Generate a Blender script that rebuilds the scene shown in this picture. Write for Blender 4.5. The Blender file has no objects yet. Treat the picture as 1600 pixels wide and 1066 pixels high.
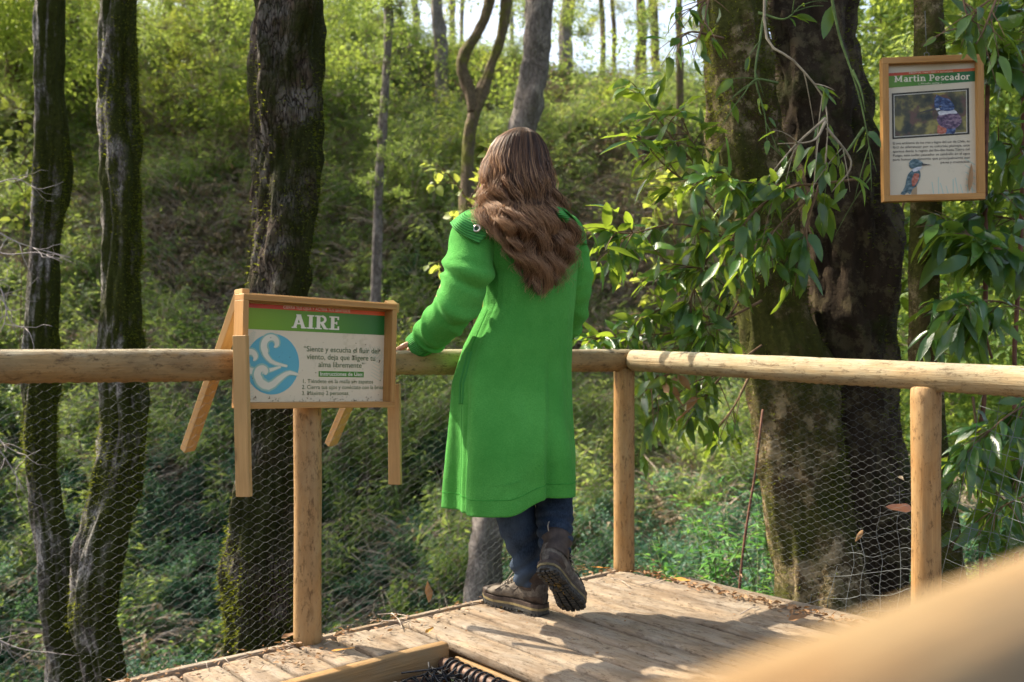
import bpy, bmesh, math, random
import numpy as np
from mathutils import Vector, Matrix, noise, Quaternion
R = random.Random(7)
NR = np.random.RandomState(11)
sc = bpy.context.scene
COL = sc.collection
F = 1555.0 / 1600.0          # focal length in picture widths
CAMZ = 0.9

# ------------------------------------------------------------------ camera
cam_d = bpy.data.cameras.new('camera')
cam = bpy.data.objects.new('camera', cam_d); COL.objects.link(cam)
cam.location = (0, 0, CAMZ); cam.rotation_euler = (math.radians(90), 0, 0)
cam_d.sensor_width = 36.0; cam_d.lens = 36.0 * F
cam_d.shift_y = 12.0 / 1600.0
cam_d.clip_start = 0.02; cam_d.clip_end = 500
cam_d.dof.use_dof = True; cam_d.dof.focus_distance = 3.3; cam_d.dof.aperture_fstop = 3.2
cam_d.dof.aperture_blades = 9
sc.camera = cam
# ------------------------------------------------------------------ sky, sun, exposure
SUN_AZ = math.radians(151.0)   # direction to the sun, anticlockwise from +X
SUN_EL = math.radians(45.0)
w = bpy.data.worlds.new('World'); sc.world = w; w.use_nodes = True
nt = w.node_tree; nt.nodes.clear()
wo = nt.nodes.new('ShaderNodeOutputWorld'); bg = nt.nodes.new('ShaderNodeBackground')
sky = nt.nodes.new('ShaderNodeTexSky'); sky.sky_type = 'NISHITA'; sky.sun_disc = False
sky.sun_elevation = SUN_EL; sky.sun_rotation = math.radians(90) - SUN_AZ
sky.air_density = 1.0; sky.dust_density = 4.0; sky.ozone_density = 1.0
bg.inputs['Strength'].default_value = 0.15
hs = nt.nodes.new('ShaderNodeHueSaturation'); hs.inputs['Saturation'].default_value = .72   # thin bright overcast veil
nt.links.new(sky.outputs[0], hs.inputs['Color']); nt.links.new(hs.outputs[0], bg.inputs[0]); nt.links.new(bg.outputs[0], wo.inputs[0])
sun_d = bpy.data.lights.new('sun', 'SUN'); sun_d.energy = 4.6; sun_d.angle = math.radians(0.55)
sun_d.color = (1.0, 0.89, 0.72)
sun = bpy.data.objects.new('sun', sun_d); COL.objects.link(sun)
sdir = Vector((math.cos(SUN_EL)*math.cos(SUN_AZ), math.cos(SUN_EL)*math.sin(SUN_AZ), math.sin(SUN_EL)))
sun.rotation_euler = sdir.to_track_quat('Z', 'Y').to_euler(); sun.location = sdir * 30
sc.view_settings.view_transform = 'Standard'; sc.view_settings.look = 'None'
sc.view_settings.exposure = 1.32; sc.view_settings.gamma = 1.0
sc.view_settings.use_curve_mapping = False
sc.render.engine = 'CYCLES'
sc.cycles.max_bounces = 6; sc.cycles.diffuse_bounces = 4; sc.cycles.glossy_bounces = 2
sc.cycles.transmission_bounces = 4; sc.cycles.transparent_max_bounces = 4
sc.cycles.use_denoising = True
sc.cycles.use_adaptive_sampling = True; sc.cycles.adaptive_threshold = 0.02
sc.cycles.sample_clamp_indirect = 6.0

# ------------------------------------------------------------------ helpers
def W(u, v, Y):
    """point seen at (u, v) of the 1600-wide photograph, Y metres away"""
    return Vector(((u-800)/1555.0*Y, Y, CAMZ-(v-545)/1555.0*Y))

def tag(o, label=None, cat=None, group=None, kind=None):
    if label: o['label'] = label
    if cat: o['category'] = cat
    if group: o['group'] = group
    if kind: o['kind'] = kind
    return o

def empty(name, loc=(0,0,0), rot=None):
    o = bpy.data.objects.new(name, None); COL.objects.link(o)
    o.empty_display_size = 0.1
    M = Matrix.Translation(Vector(loc))
    if rot is not None: M = M @ rot.to_4x4()
    o.matrix_basis = M
    return o

def mesh_data(name, verts, faces, mat=None, smooth=False):
    me = bpy.data.meshes.new(name)
    v = np.asarray(verts, dtype=np.float32).reshape(-1, 3)
    if isinstance(faces, np.ndarray):
        k = faces.shape[1]; n = len(faces)
        me.vertices.add(len(v)); me.vertices.foreach_set('co', v.ravel())
        me.loops.add(n*k); me.loops.foreach_set('vertex_index', faces.astype(np.int32).ravel())
        me.polygons.add(n); me.polygons.foreach_set('loop_start', np.arange(0, n*k, k, dtype=np.int32))
        me.polygons.foreach_set('loop_total', np.full(n, k, dtype=np.int32))
        me.update(calc_edges=True)
    else:
        me.from_pydata([tuple(x) for x in v], [], [tuple(f) for f in faces]); me.update()
    if mat is not None:
        for m in (mat if isinstance(mat, (list, tuple)) else [mat]): me.materials.append(m)
    if smooth: me.polygons.foreach_set('use_smooth', [True]*len(me.polygons))
    return me

def place(name, me, parent=None, M=None, local=False):
    """link a mesh; M is its matrix in the world (or in the parent's frame when local)"""
    o = bpy.data.objects.new(name, me); COL.objects.link(o)
    if M is None: M = Matrix.Identity(4)
    if parent is not None:
        o.parent = parent
        if not local:
            Q = parent.matrix_basis.copy(); p = parent.parent
            while p is not None:
                Q = p.matrix_basis @ Q; p = p.parent
            M = Q.inverted() @ M
    o.matrix_basis = M
    return o

def obj(name, verts, faces, mat, parent=None, smooth=False, M=None, local=False):
    return place(name, mesh_data(name, verts, faces, mat, smooth), parent, M, local)

def frame(p0, p1, side=None):
    """matrix with local Z from p0 to p1, local X near side, origin p0"""
    z = (Vector(p1)-Vector(p0)).normalized()
    s = Vector(side) if side is not None else (Vector((1,0,0)) if abs(z.x) < 0.8 else Vector((0,1,0)))
    x = (s - z*s.dot(z)).normalized(); y = z.cross(x)
    M = Matrix((x, y, z)).transposed().to_4x4(); M.translation = Vector(p0)
    return M

def grid_faces(nu, nv, wrap=True, off=0, caps=False):
    """nu rings of nv verts"""
    f = []
    m = nv if wrap else nv-1
    for i in range(nu-1):
        a = off+i*nv; b = a+nv
        for j in range(m):
            k = (j+1) % nv
            f.append((a+j, a+k, b+k, b+j))
    if caps:
        f.append(tuple(off+j for j in range(nv-1, -1, -1)))
        f.append(tuple(off+(nu-1)*nv+j for j in range(nv)))
    return f

def log(name, p0, p1, r, mat, parent=None, r1=None, wob=0.0015, nv=28, nu=26, bev=0.006, seed=0, marks=None):
    """a turned round pole, local Z along it, its ends chamfered"""
    L = (Vector(p1)-Vector(p0)).length; r1 = r1 or r
    V = []; M_ = frame(p0, p1); FR = [M_.col[0], M_.col[1]]
    ts = [0, bev/L] + [bev/L+(1-2*bev/L)*i/(nu-1) for i in range(1, nu-1)] + [1-bev/L, 1]
    for i, t in enumerate(ts):
        rr = r+(r1-r)*t
        if i in (0, len(ts)-1): rr -= bev
        for j in range(nv):
            a = 2*math.pi*j/nv
            d = noise.noise(Vector((math.cos(a)*1.2+seed*7, math.sin(a)*1.2, t*L*3)))*wob*2
            d += noise.noise(Vector((seed*3, 5, t*L*1.2)))*wob*2
            if marks is not None:     # drawknife ripples along the underside
                dn_ = FR[0][2]*math.cos(a)+FR[1][2]*math.sin(a)
                d -= marks*max(0, -dn_-.15)*abs(math.sin(t*L*95+3*noise.noise(Vector((t*L*9, seed, dn_*2))))) 
            V.append(((rr+d)*math.cos(a), (rr+d)*math.sin(a), t*L))
    return obj(name, V, grid_faces(len(ts), nv, caps=True), mat, parent, True, frame(p0, p1))

def board(name, p0, p1, side, w_, t_, mat, parent=None, bev=0.004, wob=0.001, nu=14, seed=None, rotM=None, local=False, cut=None):
    """sawn board: local Z along it, local X across its width, local Y its thickness; centred on p0-p1"""
    seed = R.random()*50 if seed is None else seed
    L = (Vector(p1)-Vector(p0)).length
    hw, ht = w_/2, t_/2
    bev = min(bev, ht*0.8)
    prof = []
    for cx, cy, a0 in ((hw-bev, ht-bev, 0), (-hw+bev, ht-bev, 90), (-hw+bev, -ht+bev, 180), (hw-bev, -ht+bev, 270)):
        for k in range(3):
            a = math.radians(a0+k*45); prof.append((cx+bev*math.cos(a), cy+bev*math.sin(a)))
        # a few points along the flat so that it can cup a little
    nv = len(prof)
    ts = [0] + [min(bev, L*.1)*0.7/L] + [i/(nu-1) for i in range(1, nu-1)] + [1-min(bev, L*.1)*0.7/L, 1]
    V = []
    for i, t in enumerate(ts):
        e = 1.0 if 0 < i < len(ts)-1 else 1-bev*0.7/max(hw, .001)
        e2 = 1.0 if 0 < i < len(ts)-1 else 1-bev*0.7/max(ht, .001)
        for (x, y) in prof:
            nx = noise.noise(Vector((x*20+seed, y*20, t*L*4)))*wob*1.6
            ny = noise.noise(Vector((x*12, y*20+seed, t*L*3+9)))*wob
            z = t*L
            if cut: z += cut*(x/hw)*hw*(1 if t < .5 else 0)
            V.append((x*e+nx, y*e2+ny, z))
    return obj(name, V, grid_faces(len(ts), nv, caps=True), mat, parent, True if bev > .003 else False, frame(p0, p1, side) if rotM is None else rotM, local)

def catmull(P, n):
    """resample a polyline of vectors (any dimension) smoothly to n points"""
    P = np.array(P, float); m = len(P)
    if m == 2:
        t = np.linspace(0, 1, n)[:, None]; return P[0]*(1-t)+P[1]*t
    E = np.vstack([2*P[0]-P[1], P, 2*P[-1]-P[-2]])
    out = []
    for q in np.linspace(0, m-1, n):
        i = min(int(q), m-2); t = q-i
        a, b, c, d = E[i], E[i+1], E[i+2], E[i+3]
        out.append(0.5*((2*b)+(-a+c)*t+(2*a-5*b+4*c-d)*t*t+(-a+3*b-3*c+d)*t**3))
    return np.array(out)

def tube_vf(P, rad, nv=6, off=0, caps=True, disp=None, flat=1.0):
    """verts and faces of a tube through P (n,3) with radii; disp(i, t, a, p) returns extra radius"""
    P = [Vector(p) for p in P]; n = len(P)
    T = [(P[min(i+1, n-1)]-P[max(i-1, 0)]).normalized() for i in range(n)]
    x = T[0].orthogonal().normalized() if abs(T[0].z) < 0.7 else (Vector((1,0,0))-T[0]*T[0].x).normalized()
    V = []
    for i in range(n):
        x = (x-T[i]*x.dot(T[i])).normalized(); y = T[i].cross(x)
        for j in range(nv):
            a = 2*math.pi*j/nv
            r = rad[i] if hasattr(rad, '__len__') else rad
            if disp: r += disp(i, i/(n-1), a, P[i])
            V.append(P[i]+x*(r*math.cos(a))+y*(r*math.sin(a)*flat))
    f = grid_faces(n, nv, True, off, caps)
    return V, f

class MB:
    def __init__(s): s.V = []; s.F = []
    def add(s, V, F):
        o = len(s.V); s.V += [tuple(v) for v in V]; s.F += [tuple(i+o for i in f) for f in F]
    def tube(s, P, rad, nv=6, **k):
        V, f = tube_vf(P, rad, nv, **k); s.add(V, f)
    def box(s, c, h, M=None):
        V = [Vector((c[0]+sx*h[0], c[1]+sy*h[1], c[2]+sz*h[2])) for sx in (-1,1) for sy in (-1,1) for sz in (-1,1)]
        if M is not None: V = [M @ v for v in V]
        s.add(V, [(0,1,3,2),(4,6,7,5),(0,4,5,1),(2,3,7,6),(0,2,6,4),(1,5,7,3)])
    def build(s, name, mat, parent=None, smooth=False, M=None, local=False):
        return obj(name, s.V, s.F, mat, parent, smooth, M, local)

# ------------------------------------------------------------------ materials
class Mat:
    def __init__(s, name, rough=0.7, spec=0.3):
        s.m = bpy.data.materials.new(name); s.m.use_nodes = True
        s.t = s.m.node_tree; s.n = s.t.nodes; s.b = s.n['Principled BSDF']; s.out = s.n['Material Output']
        s.b.inputs['Roughness'].default_value = rough
        s.b.inputs['Specular IOR Level'].default_value = spec
        s.co = s.n.new('ShaderNodeTexCoord')
        s.oi = s.n.new('ShaderNodeObjectInfo')
    def L(s, a, b): s.t.links.new(a, b); return s
    def vec(s, scale=(1,1,1), src='Object', rnd=True):
        mp = s.n.new('ShaderNodeMapping'); s.L(s.co.outputs[src], mp.inputs['Vector'])
        mp.inputs['Scale'].default_value = scale
        if rnd:
            mu = s.n.new('ShaderNodeMath'); mu.operation = 'MULTIPLY'; mu.inputs[1].default_value = 37.0
            s.L(s.oi.outputs['Random'], mu.inputs[0])
            cb = s.n.new('ShaderNodeCombineXYZ'); s.L(mu.outputs[0], cb.inputs[0]); s.L(mu.outputs[0], cb.inputs[1]); s.L(mu.outputs[0], cb.inputs[2])
            s.L(cb.outputs[0], mp.inputs['Location'])
        return mp.outputs[0]
    def noise(s, v, scale=5, detail=5, rough=.6, dist=0):
        n = s.n.new('ShaderNodeTexNoise'); s.L(v, n.inputs['Vector'])
        n.inputs['Scale'].default_value = scale; n.inputs['Detail'].default_value = detail
        n.inputs['Roughness'].default_value = rough; n.inputs['Distortion'].default_value = dist
        return n.outputs['Fac']
    def voro(s, v, scale=5, feature='F1', rand=1.0):
        n = s.n.new('ShaderNodeTexVoronoi'); s.L(v, n.inputs['Vector']); n.inputs['Scale'].default_value = scale
        n.feature = feature; n.inputs['Randomness'].default_value = rand
        return n.outputs['Distance']
    def ramp(s, f, stops):
        r = s.n.new('ShaderNodeValToRGB'); s.L(f, r.inputs[0]); e = r.color_ramp.elements
        while len(e) < len(stops): e.new(0.5)
        for k, (p, c) in enumerate(stops):
            e[k].position = p; e[k].color = tuple(c)+(1,) if len(c) == 3 else c
        return r.outputs[0]
    def mix(s, f, a, b, mode='MIX'):
        m = s.n.new('ShaderNodeMix'); m.data_type = 'RGBA'; m.blend_type = mode; m.clamp_factor = True
        for val, idx in ((f, 0), (a, 6), (b, 7)):
            if hasattr(val, 'is_linked') or hasattr(val, 'node'): s.L(val, m.inputs[idx])
            elif idx == 0: m.inputs[0].default_value = val
            else: m.inputs[idx].default_value = tuple(val)+(1,) if len(val) == 3 else val
        return m.outputs[2]
    def math(s, op, a, b=None, clamp=False):
        m = s.n.new('ShaderNodeMath'); m.operation = op; m.use_clamp = clamp
        for k, val in enumerate((a, b)):
            if val is None: continue
            if hasattr(val, 'node'): s.L(val, m.inputs[k])
            else: m.inputs[k].default_value = val
        return m.outputs[0]
    def bump(s, h, strength=.5, dist=.01, prev=None):
        b = s.n.new('ShaderNodeBump'); s.L(h, b.inputs['Height']); b.inputs['Strength'].default_value = strength
        b.inputs['Distance'].default_value = dist
        if prev is not None: s.L(prev, b.inputs['Normal'])
        s.L(b.outputs[0], s.b.inputs['Normal']); return b.outputs[0]
    def color(s, c):
        if hasattr(c, 'node'): s.L(c, s.b.inputs['Base Color'])
        else: s.b.inputs['Base Color'].default_value = tuple(c)+(1,)
        return s
    def normal_axis(s, axis, space='World'):
        g = s.n.new('ShaderNodeNewGeometry'); x = s.n.new('ShaderNodeSeparateXYZ'); s.L(g.outputs['Normal'], x.inputs[0])
        return x.outputs[axis]

def wood(name, dark, light, rough=.65, grain=1.0, weather=None, knots=True, bumps=.5, top=None, stain=None):
    m = Mat(name, rough, .25)
    v = m.vec((26*grain, 26*grain, 1.6)); g = m.noise(v, 2.2, 6, .62, .6)
    v2 = m.vec((140, 140, 5)); g2 = m.noise(v2, 1.6, 3, .6)
    c = m.ramp(g, [(.32, dark), (.5, [(a+b)/2 for a, b in zip(dark, light)]), (.68, light)])
    c = m.mix(m.ramp(g2, [(.35, (0,0,0)), (.62, (1,1,1))]), m.mix(.35, c, [x*.55 for x in dark]), c)
    big = m.noise(m.vec((3, 3, 1.2)), 2.0, 3, .5)
    c = m.mix(m.ramp(big, [(.4, (0,0,0)), (.65, (1,1,1))]), c, [x*.82 for x in light])
    if knots:
        kv = m.voro(m.vec((7, 7, 3.0)), 1.0)
        k = m.ramp(kv, [(.05, (1,1,1)), (.105, (0,0,0))])
        c = m.mix(k, c, [x*.38 for x in dark])
    if weather:
        wv = m.noise(m.vec((9, 9, 3)), 1.5, 6, .7)
        c = m.mix(m.math('MULTIPLY', m.ramp(wv, [(.38, (0,0,0)), (.6, (1,1,1))]), weather[1]), c, weather[0])
        st = m.noise(m.vec((14, 14, 8)), 2.2, 8, .75)
        c = m.mix(m.ramp(st, [(.60, (0,0,0)), (.70, (.85,.85,.85))]), c, [x*.22 for x in dark])
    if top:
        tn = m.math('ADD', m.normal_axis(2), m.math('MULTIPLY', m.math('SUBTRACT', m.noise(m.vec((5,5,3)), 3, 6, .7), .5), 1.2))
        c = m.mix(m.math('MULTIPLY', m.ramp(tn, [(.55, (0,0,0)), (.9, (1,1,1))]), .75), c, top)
    if stain:
        s1_ = m.noise(m.vec((5, 5, 2.0)), 2.6, 7, .72, .8)
        c = m.mix(m.math('MULTIPLY', m.ramp(s1_, [(.42, (0,0,0)), (.60, (1,1,1))]), stain[1]), c, stain[0])
        s2_ = m.noise(m.vec((30, 30, 12)), 2.0, 8, .8)
        c = m.mix(m.ramp(s2_, [(.53, (0,0,0)), (.62, (.85,.85,.85))]), c, [x*.6 for x in stain[0]])
        s3_ = m.voro(m.vec((60, 60, 2.2)), 1.0)
        c = m.mix(m.ramp(s3_, [(.02, (.8,.8,.8)), (.09, (0,0,0))]), c, [x*.35 for x in stain[0]])
    m.color(c)
    h = m.math('ADD', m.math('MULTIPLY', g, .6), m.math('MULTIPLY', g2, .5))
    m.bump(h, bumps, .004)
    return m.m

def plain(name, col, rough=.7, spec=.3, metal=0, var=.15, scale=30, bump=.0):
    m = Mat(name, rough, spec); n = m.noise(m.vec(), scale, 4)
    m.color(m.mix(m.ramp(n, [(.35, (0,0,0)), (.65, (1,1,1))]), [c*(1-var) for c in col], [min(1, c*(1+var)) for c in col]))
    m.b.inputs['Metallic'].default_value = metal
    if bump: m.bump(n, bump, .003)
    return m.m

def leafmat(name, cols, trans, tfac=.4, rough=.5, spec=.35, rib=False, vary=0.5):
    """cols: dark, mid, light; trans: translucent tint"""
    m = Mat(name, rough, spec)
    isl = m.n.new('ShaderNodeNewGeometry').outputs['Random Per Island']
    f = m.math('ADD', m.math('MULTIPLY', isl, vary), m.math('MULTIPLY', m.oi.outputs['Random'], 1-vary))
    c = m.ramp(f, [(.05, cols[0]), (.5, cols[1]), (.95, cols[2])])
    m.color(c)
    tr = m.n.new('ShaderNodeBsdfTranslucent')
    tc = m.mix(1.0, m.ramp(f, [(.05, [x*.75 for x in trans]), (.95, trans)]), (1,1,1), 'MULTIPLY')
    m.L(tc, tr.inputs[0])
    mx = m.n.new('ShaderNodeMixShader'); mx.inputs[0].default_value = tfac
    m.L(m.b.outputs[0], mx.inputs[1]); m.L(tr.outputs[0], mx.inputs[2]); m.L(mx.outputs[0], m.out.inputs[0])
    if rib:
        n = m.noise(m.vec((60, 18, 60)), 1.5, 3); m.bump(n, .35, .003)
    return m.m

def bark(name, base, dark, moss, moss_lo, moss_hi, crack=14, pale=None, side=0.0, bumps=.9, mossscale=2.2, zs=.35, blotch=None, crk=1.0):
    m = Mat(name, .9, .15)
    v = m.vec((1, 1, zs), rnd=False)
    dn = m.n.new('ShaderNodeTexNoise'); dn.inputs['Scale'].default_value = 7; dn.inputs['Detail'].default_value = 4; m.L(v, dn.inputs['Vector'])
    va = m.n.new('ShaderNodeVectorMath'); va.operation = 'MULTIPLY_ADD'; m.L(dn.outputs['Color'], va.inputs[0]); va.inputs[1].default_value = (.22, .22, .22); m.L(v, va.inputs[2])
    vo = m.voro(va.outputs[0], crack, 'DISTANCE_TO_EDGE')
    n1 = m.noise(m.vec((1,1,.4), rnd=False), 28, 8, .75); n2 = m.noise(m.vec(rnd=False), 5, 6, .65)
    cr = m.ramp(m.math('ADD', vo, m.math('MULTIPLY', m.math('SUBTRACT', n1, .5), .25)), [(.0, (1-crk,)*3), (.12, (1,1,1))])
    c = m.mix(m.ramp(n1, [(.3, (0,0,0)), (.7, (1,1,1))]), [x*.6 for x in base], base)
    if pale is not None: c = m.mix(m.ramp(n2, [(.48, (0,0,0)), (.6, (1,1,1))]), c, pale)
    if blotch is not None:
        nb = m.noise(m.vec(rnd=False), 9, 8, .8)
        c = m.mix(m.ramp(nb, [(.5, (0,0,0)), (.56, (1,1,1))]), c, blotch)
    c = m.mix(cr, dark, c)
    nm = m.noise(m.vec(rnd=False), mossscale, 7, .72)
    if side: nm = m.math('ADD', nm, m.math('MULTIPLY', m.normal_axis(0), side))
    mk = m.ramp(nm, [(moss_lo, (0,0,0)), (moss_hi, (1,1,1))])
    nf = m.noise(m.vec(rnd=False), 45, 5, .8)
    mc = m.mix(m.ramp(nf, [(.3, (0,0,0)), (.7, (1,1,1))]), [x*.45 for x in moss], moss)
    c = m.mix(mk, c, mc)
    m.color(c)
    h = m.math('ADD', m.math('MULTIPLY', cr, .55), m.math('MULTIPLY', n1, .7))
    h = m.math('ADD', h, m.math('MULTIPLY', m.math('MULTIPLY', nf, 1.3), mk))
    m.bump(h, bumps, .02)
    return m.m

PINE = wood('pine_pole_wood', (.31, .155, .048), (.47, .265, .10), weather=((.36,.29,.16), .35), stain=((.20,.105,.04), .35))
NEARW = wood('near_rail_wood', (.15, .08, .03), (.31, .185, .078), weather=((.22,.17,.09), .5), bumps=.5, grain=.6)
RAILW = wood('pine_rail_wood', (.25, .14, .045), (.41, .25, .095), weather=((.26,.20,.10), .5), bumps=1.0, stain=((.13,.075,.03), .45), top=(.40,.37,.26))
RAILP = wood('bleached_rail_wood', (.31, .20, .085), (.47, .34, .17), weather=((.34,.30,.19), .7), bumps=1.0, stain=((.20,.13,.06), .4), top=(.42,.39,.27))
PLANKW = wood('sign_plank_wood', (.38, .205, .07), (.54, .33, .13), bumps=.3)
FRAMEW = wood('sign_frame_wood', (.36, .17, .045), (.52, .28, .09), rough=.5, bumps=.3)
DECKW = wood('weathered_deck_wood', (.20, .138, .085), (.41, .305, .195), rough=.85, weather=((.28,.245,.195), .75), bumps=1.0, stain=((.13,.085,.05), .6))
BEAMW = wood('deck_beam_wood', (.23, .125, .045), (.38, .22, .085), rough=.7, weather=((.22,.17,.10), .5), bumps=.8)
WIRE = plain('galvanised_wire', (.15, .16, .155), .6, .4, 0.4, .2, 60)
RUST = plain('rusty_steel_pipe', (.13, .075, .05), .6, .4, .3, .45, 22, .4)
CORD = plain('black_cord', (.015, .015, .017), .6, .3)
SOIL = (lambda m: (m.color(m.ramp(m.noise(m.vec(rnd=False), 6, 8, .8), [(.3, (.018,.013,.009)), (.55, (.05,.038,.026)), (.75, (.10,.075,.05))])), m.bump(m.noise(m.vec(rnd=False), 20, 6), .8, .05), m.m)[-1])(Mat('forest_soil', .95, .1))
# ------------------------------------------------------------------ terrain
E1 = Vector((.737, .675, 0)).normalized()        # along the left railing, away to the right
E2 = Vector((.627, -.779, 0)).normalized()       # along the deck boards, towards the camera
ZUP = Vector((0, 0, 1))
CORN = Vector((.457, 4.06, 0))                   # foot of the corner post
def sm(a, b, x): 
    t = min(1, max(0, (x-a)/(b-a))); return t*t*(3-2*t)
def land(x, y, detail=True):
    d = -.675*x+.737*y
    d2 = max(d-2.1, 0)
    near = -.34-4.6*(1-math.exp(-.72*d2/4.6))
    if x > 2.2: near += .10*(min(x, 9)-2.2)*min(1, max(0, y-3)/3)
    hill = -5.2+.755*(y-7.5)+.05*max(0, -x-2)-.035*max(0, x)*max(0, (y-14)/10)
    hill = hill-.9*max(0, x/max(y,1)+.12)*max(0, y-15)*.16
    if y > 25: hill = hill-1.0*(y-25)
    k = 1.2
    hill = max(hill, -6-max(0, y-60)*.05)
    h = max(near, hill)+k*math.log1p(math.exp(-abs(near-hill)/k))-k*.3 if y > 4.8 else near
    if 4.8 < y < 6.5: h = near+(h-near)*sm(4.8, 6.5, y)
    if detail and y > 5:
        a = sm(5, 9, y)
        h += a*(noise.noise(Vector((x*.22, y*.22, 3)))*1.1+noise.noise(Vector((x*.6, y*.6, 7)))*.45)
    elif detail: h += noise.noise(Vector((x*1.2, y*1.2, 1)))*.05
    return h
def ground_sheet():
    xs = np.concatenate([np.linspace(-60, -14, 12), np.linspace(-13, 20, 110), np.linspace(21, 70, 12)])
    ys = np.concatenate([np.linspace(-40, -3, 8), np.linspace(-2, 34, 120), np.linspace(36, 160, 16)])
    V = [(x, y, land(x, y)) for x in xs for y in ys]; ny = len(ys)
    Fc = [(i*ny+j, (i+1)*ny+j, (i+1)*ny+j+1, i*ny+j+1) for i in range(len(xs)-1) for j in range(ny-1)]
    return tag(obj('ground', V, Fc, SOIL, smooth=True), 'brown leaf littered soil of the ravine and its far slope', kind='structure')
ground_sheet()

# ------------------------------------------------------------------ leaf shapes
def leaf_vf(L, wd, seg=4, fold=.25, droop=.25, wave=0, M=None, bases=True):
    """one lance-shaped leaf from the origin along +Y, midrib lowest"""
    V = []; rows = []
    for i in range(seg+1):
        t = i/seg; ww = wd*(math.sin(math.pi*min(1, t**.8*.97+.03))**.85)*.5
        y = L*t*(1-droop*t*.25); z = -droop*L*t*t*.6
        if i in (0, seg): rows.append((len(V),)); V.append(Vector((0, y, z)))
        else:
            wv = wave*math.sin(t*9)*ww
            rows.append((len(V), len(V)+1, len(V)+2))
            V += [Vector((-ww, y, z+fold*ww+wv)), Vector((0, y, z)), Vector((ww, y, z+fold*ww-wv))]
    Fc = []
    for a, b in zip(rows[:-1], rows[1:]):
        if len(a) == 1: Fc += [(a[0], b[1], b[0]), (a[0], b[2], b[1])]
        elif len(b) == 1: Fc += [(a[0], a[1], b[0]), (a[1], a[2], b[0])]
        else: Fc += [(a[0], a[1], b[1], b[0]), (a[1], a[2], b[2], b[1])]
    if M is not None: V = [M @ v for v in V]
    return V, Fc

def rot_to(d, up=None, roll=0):
    """rotation taking +Y to d with +Z as near up as can be, then rolled about d"""
    y = Vector(d).normalized(); u = Vector(up) if up is not None else ZUP
    x = y.cross(u)
    if x.length < 1e-4: x = Vector((1, 0, 0))
    x.normalize(); z = x.cross(y)
    M = Matrix((x, y, z)).transposed()
    return (Matrix.Rotation(roll, 3, y) @ M)

G_BAMBOO = leafmat('bamboo_leaf', [(.06,.115,.035), (.105,.185,.050), (.175,.26,.065)], (.50,.62,.14), .5, .5)
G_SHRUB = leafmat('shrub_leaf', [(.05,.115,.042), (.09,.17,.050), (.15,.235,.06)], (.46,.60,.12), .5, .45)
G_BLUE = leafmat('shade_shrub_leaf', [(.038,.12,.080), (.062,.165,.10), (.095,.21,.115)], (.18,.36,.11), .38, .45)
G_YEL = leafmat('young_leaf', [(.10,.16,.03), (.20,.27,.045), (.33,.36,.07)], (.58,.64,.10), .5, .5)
G_DRY = leafmat('dry_leaf', [(.16,.12,.08), (.27,.20,.13), (.38,.30,.20)], (.26,.17,.08), .25, .8)
G_TWIG = plain('dry_twig', (.38,.31,.25), .9, .1, 0, .5, 12)
G_TREE = leafmat('crown_leaf', [(.05,.11,.03), (.10,.19,.04), (.18,.27,.05)], (.50,.62,.10), .5, .5)
LAUREL = leafmat('laurel_leaf', [(.016,.062,.020), (.034,.108,.026), (.078,.170,.028)], (.44,.60,.05), .34, .20, .55, True, .0)
FERN = leafmat('fern_leaf', [(.04,.15,.03), (.07,.22,.04), (.13,.30,.05)], (.30,.60,.08), .42, .45)

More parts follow.
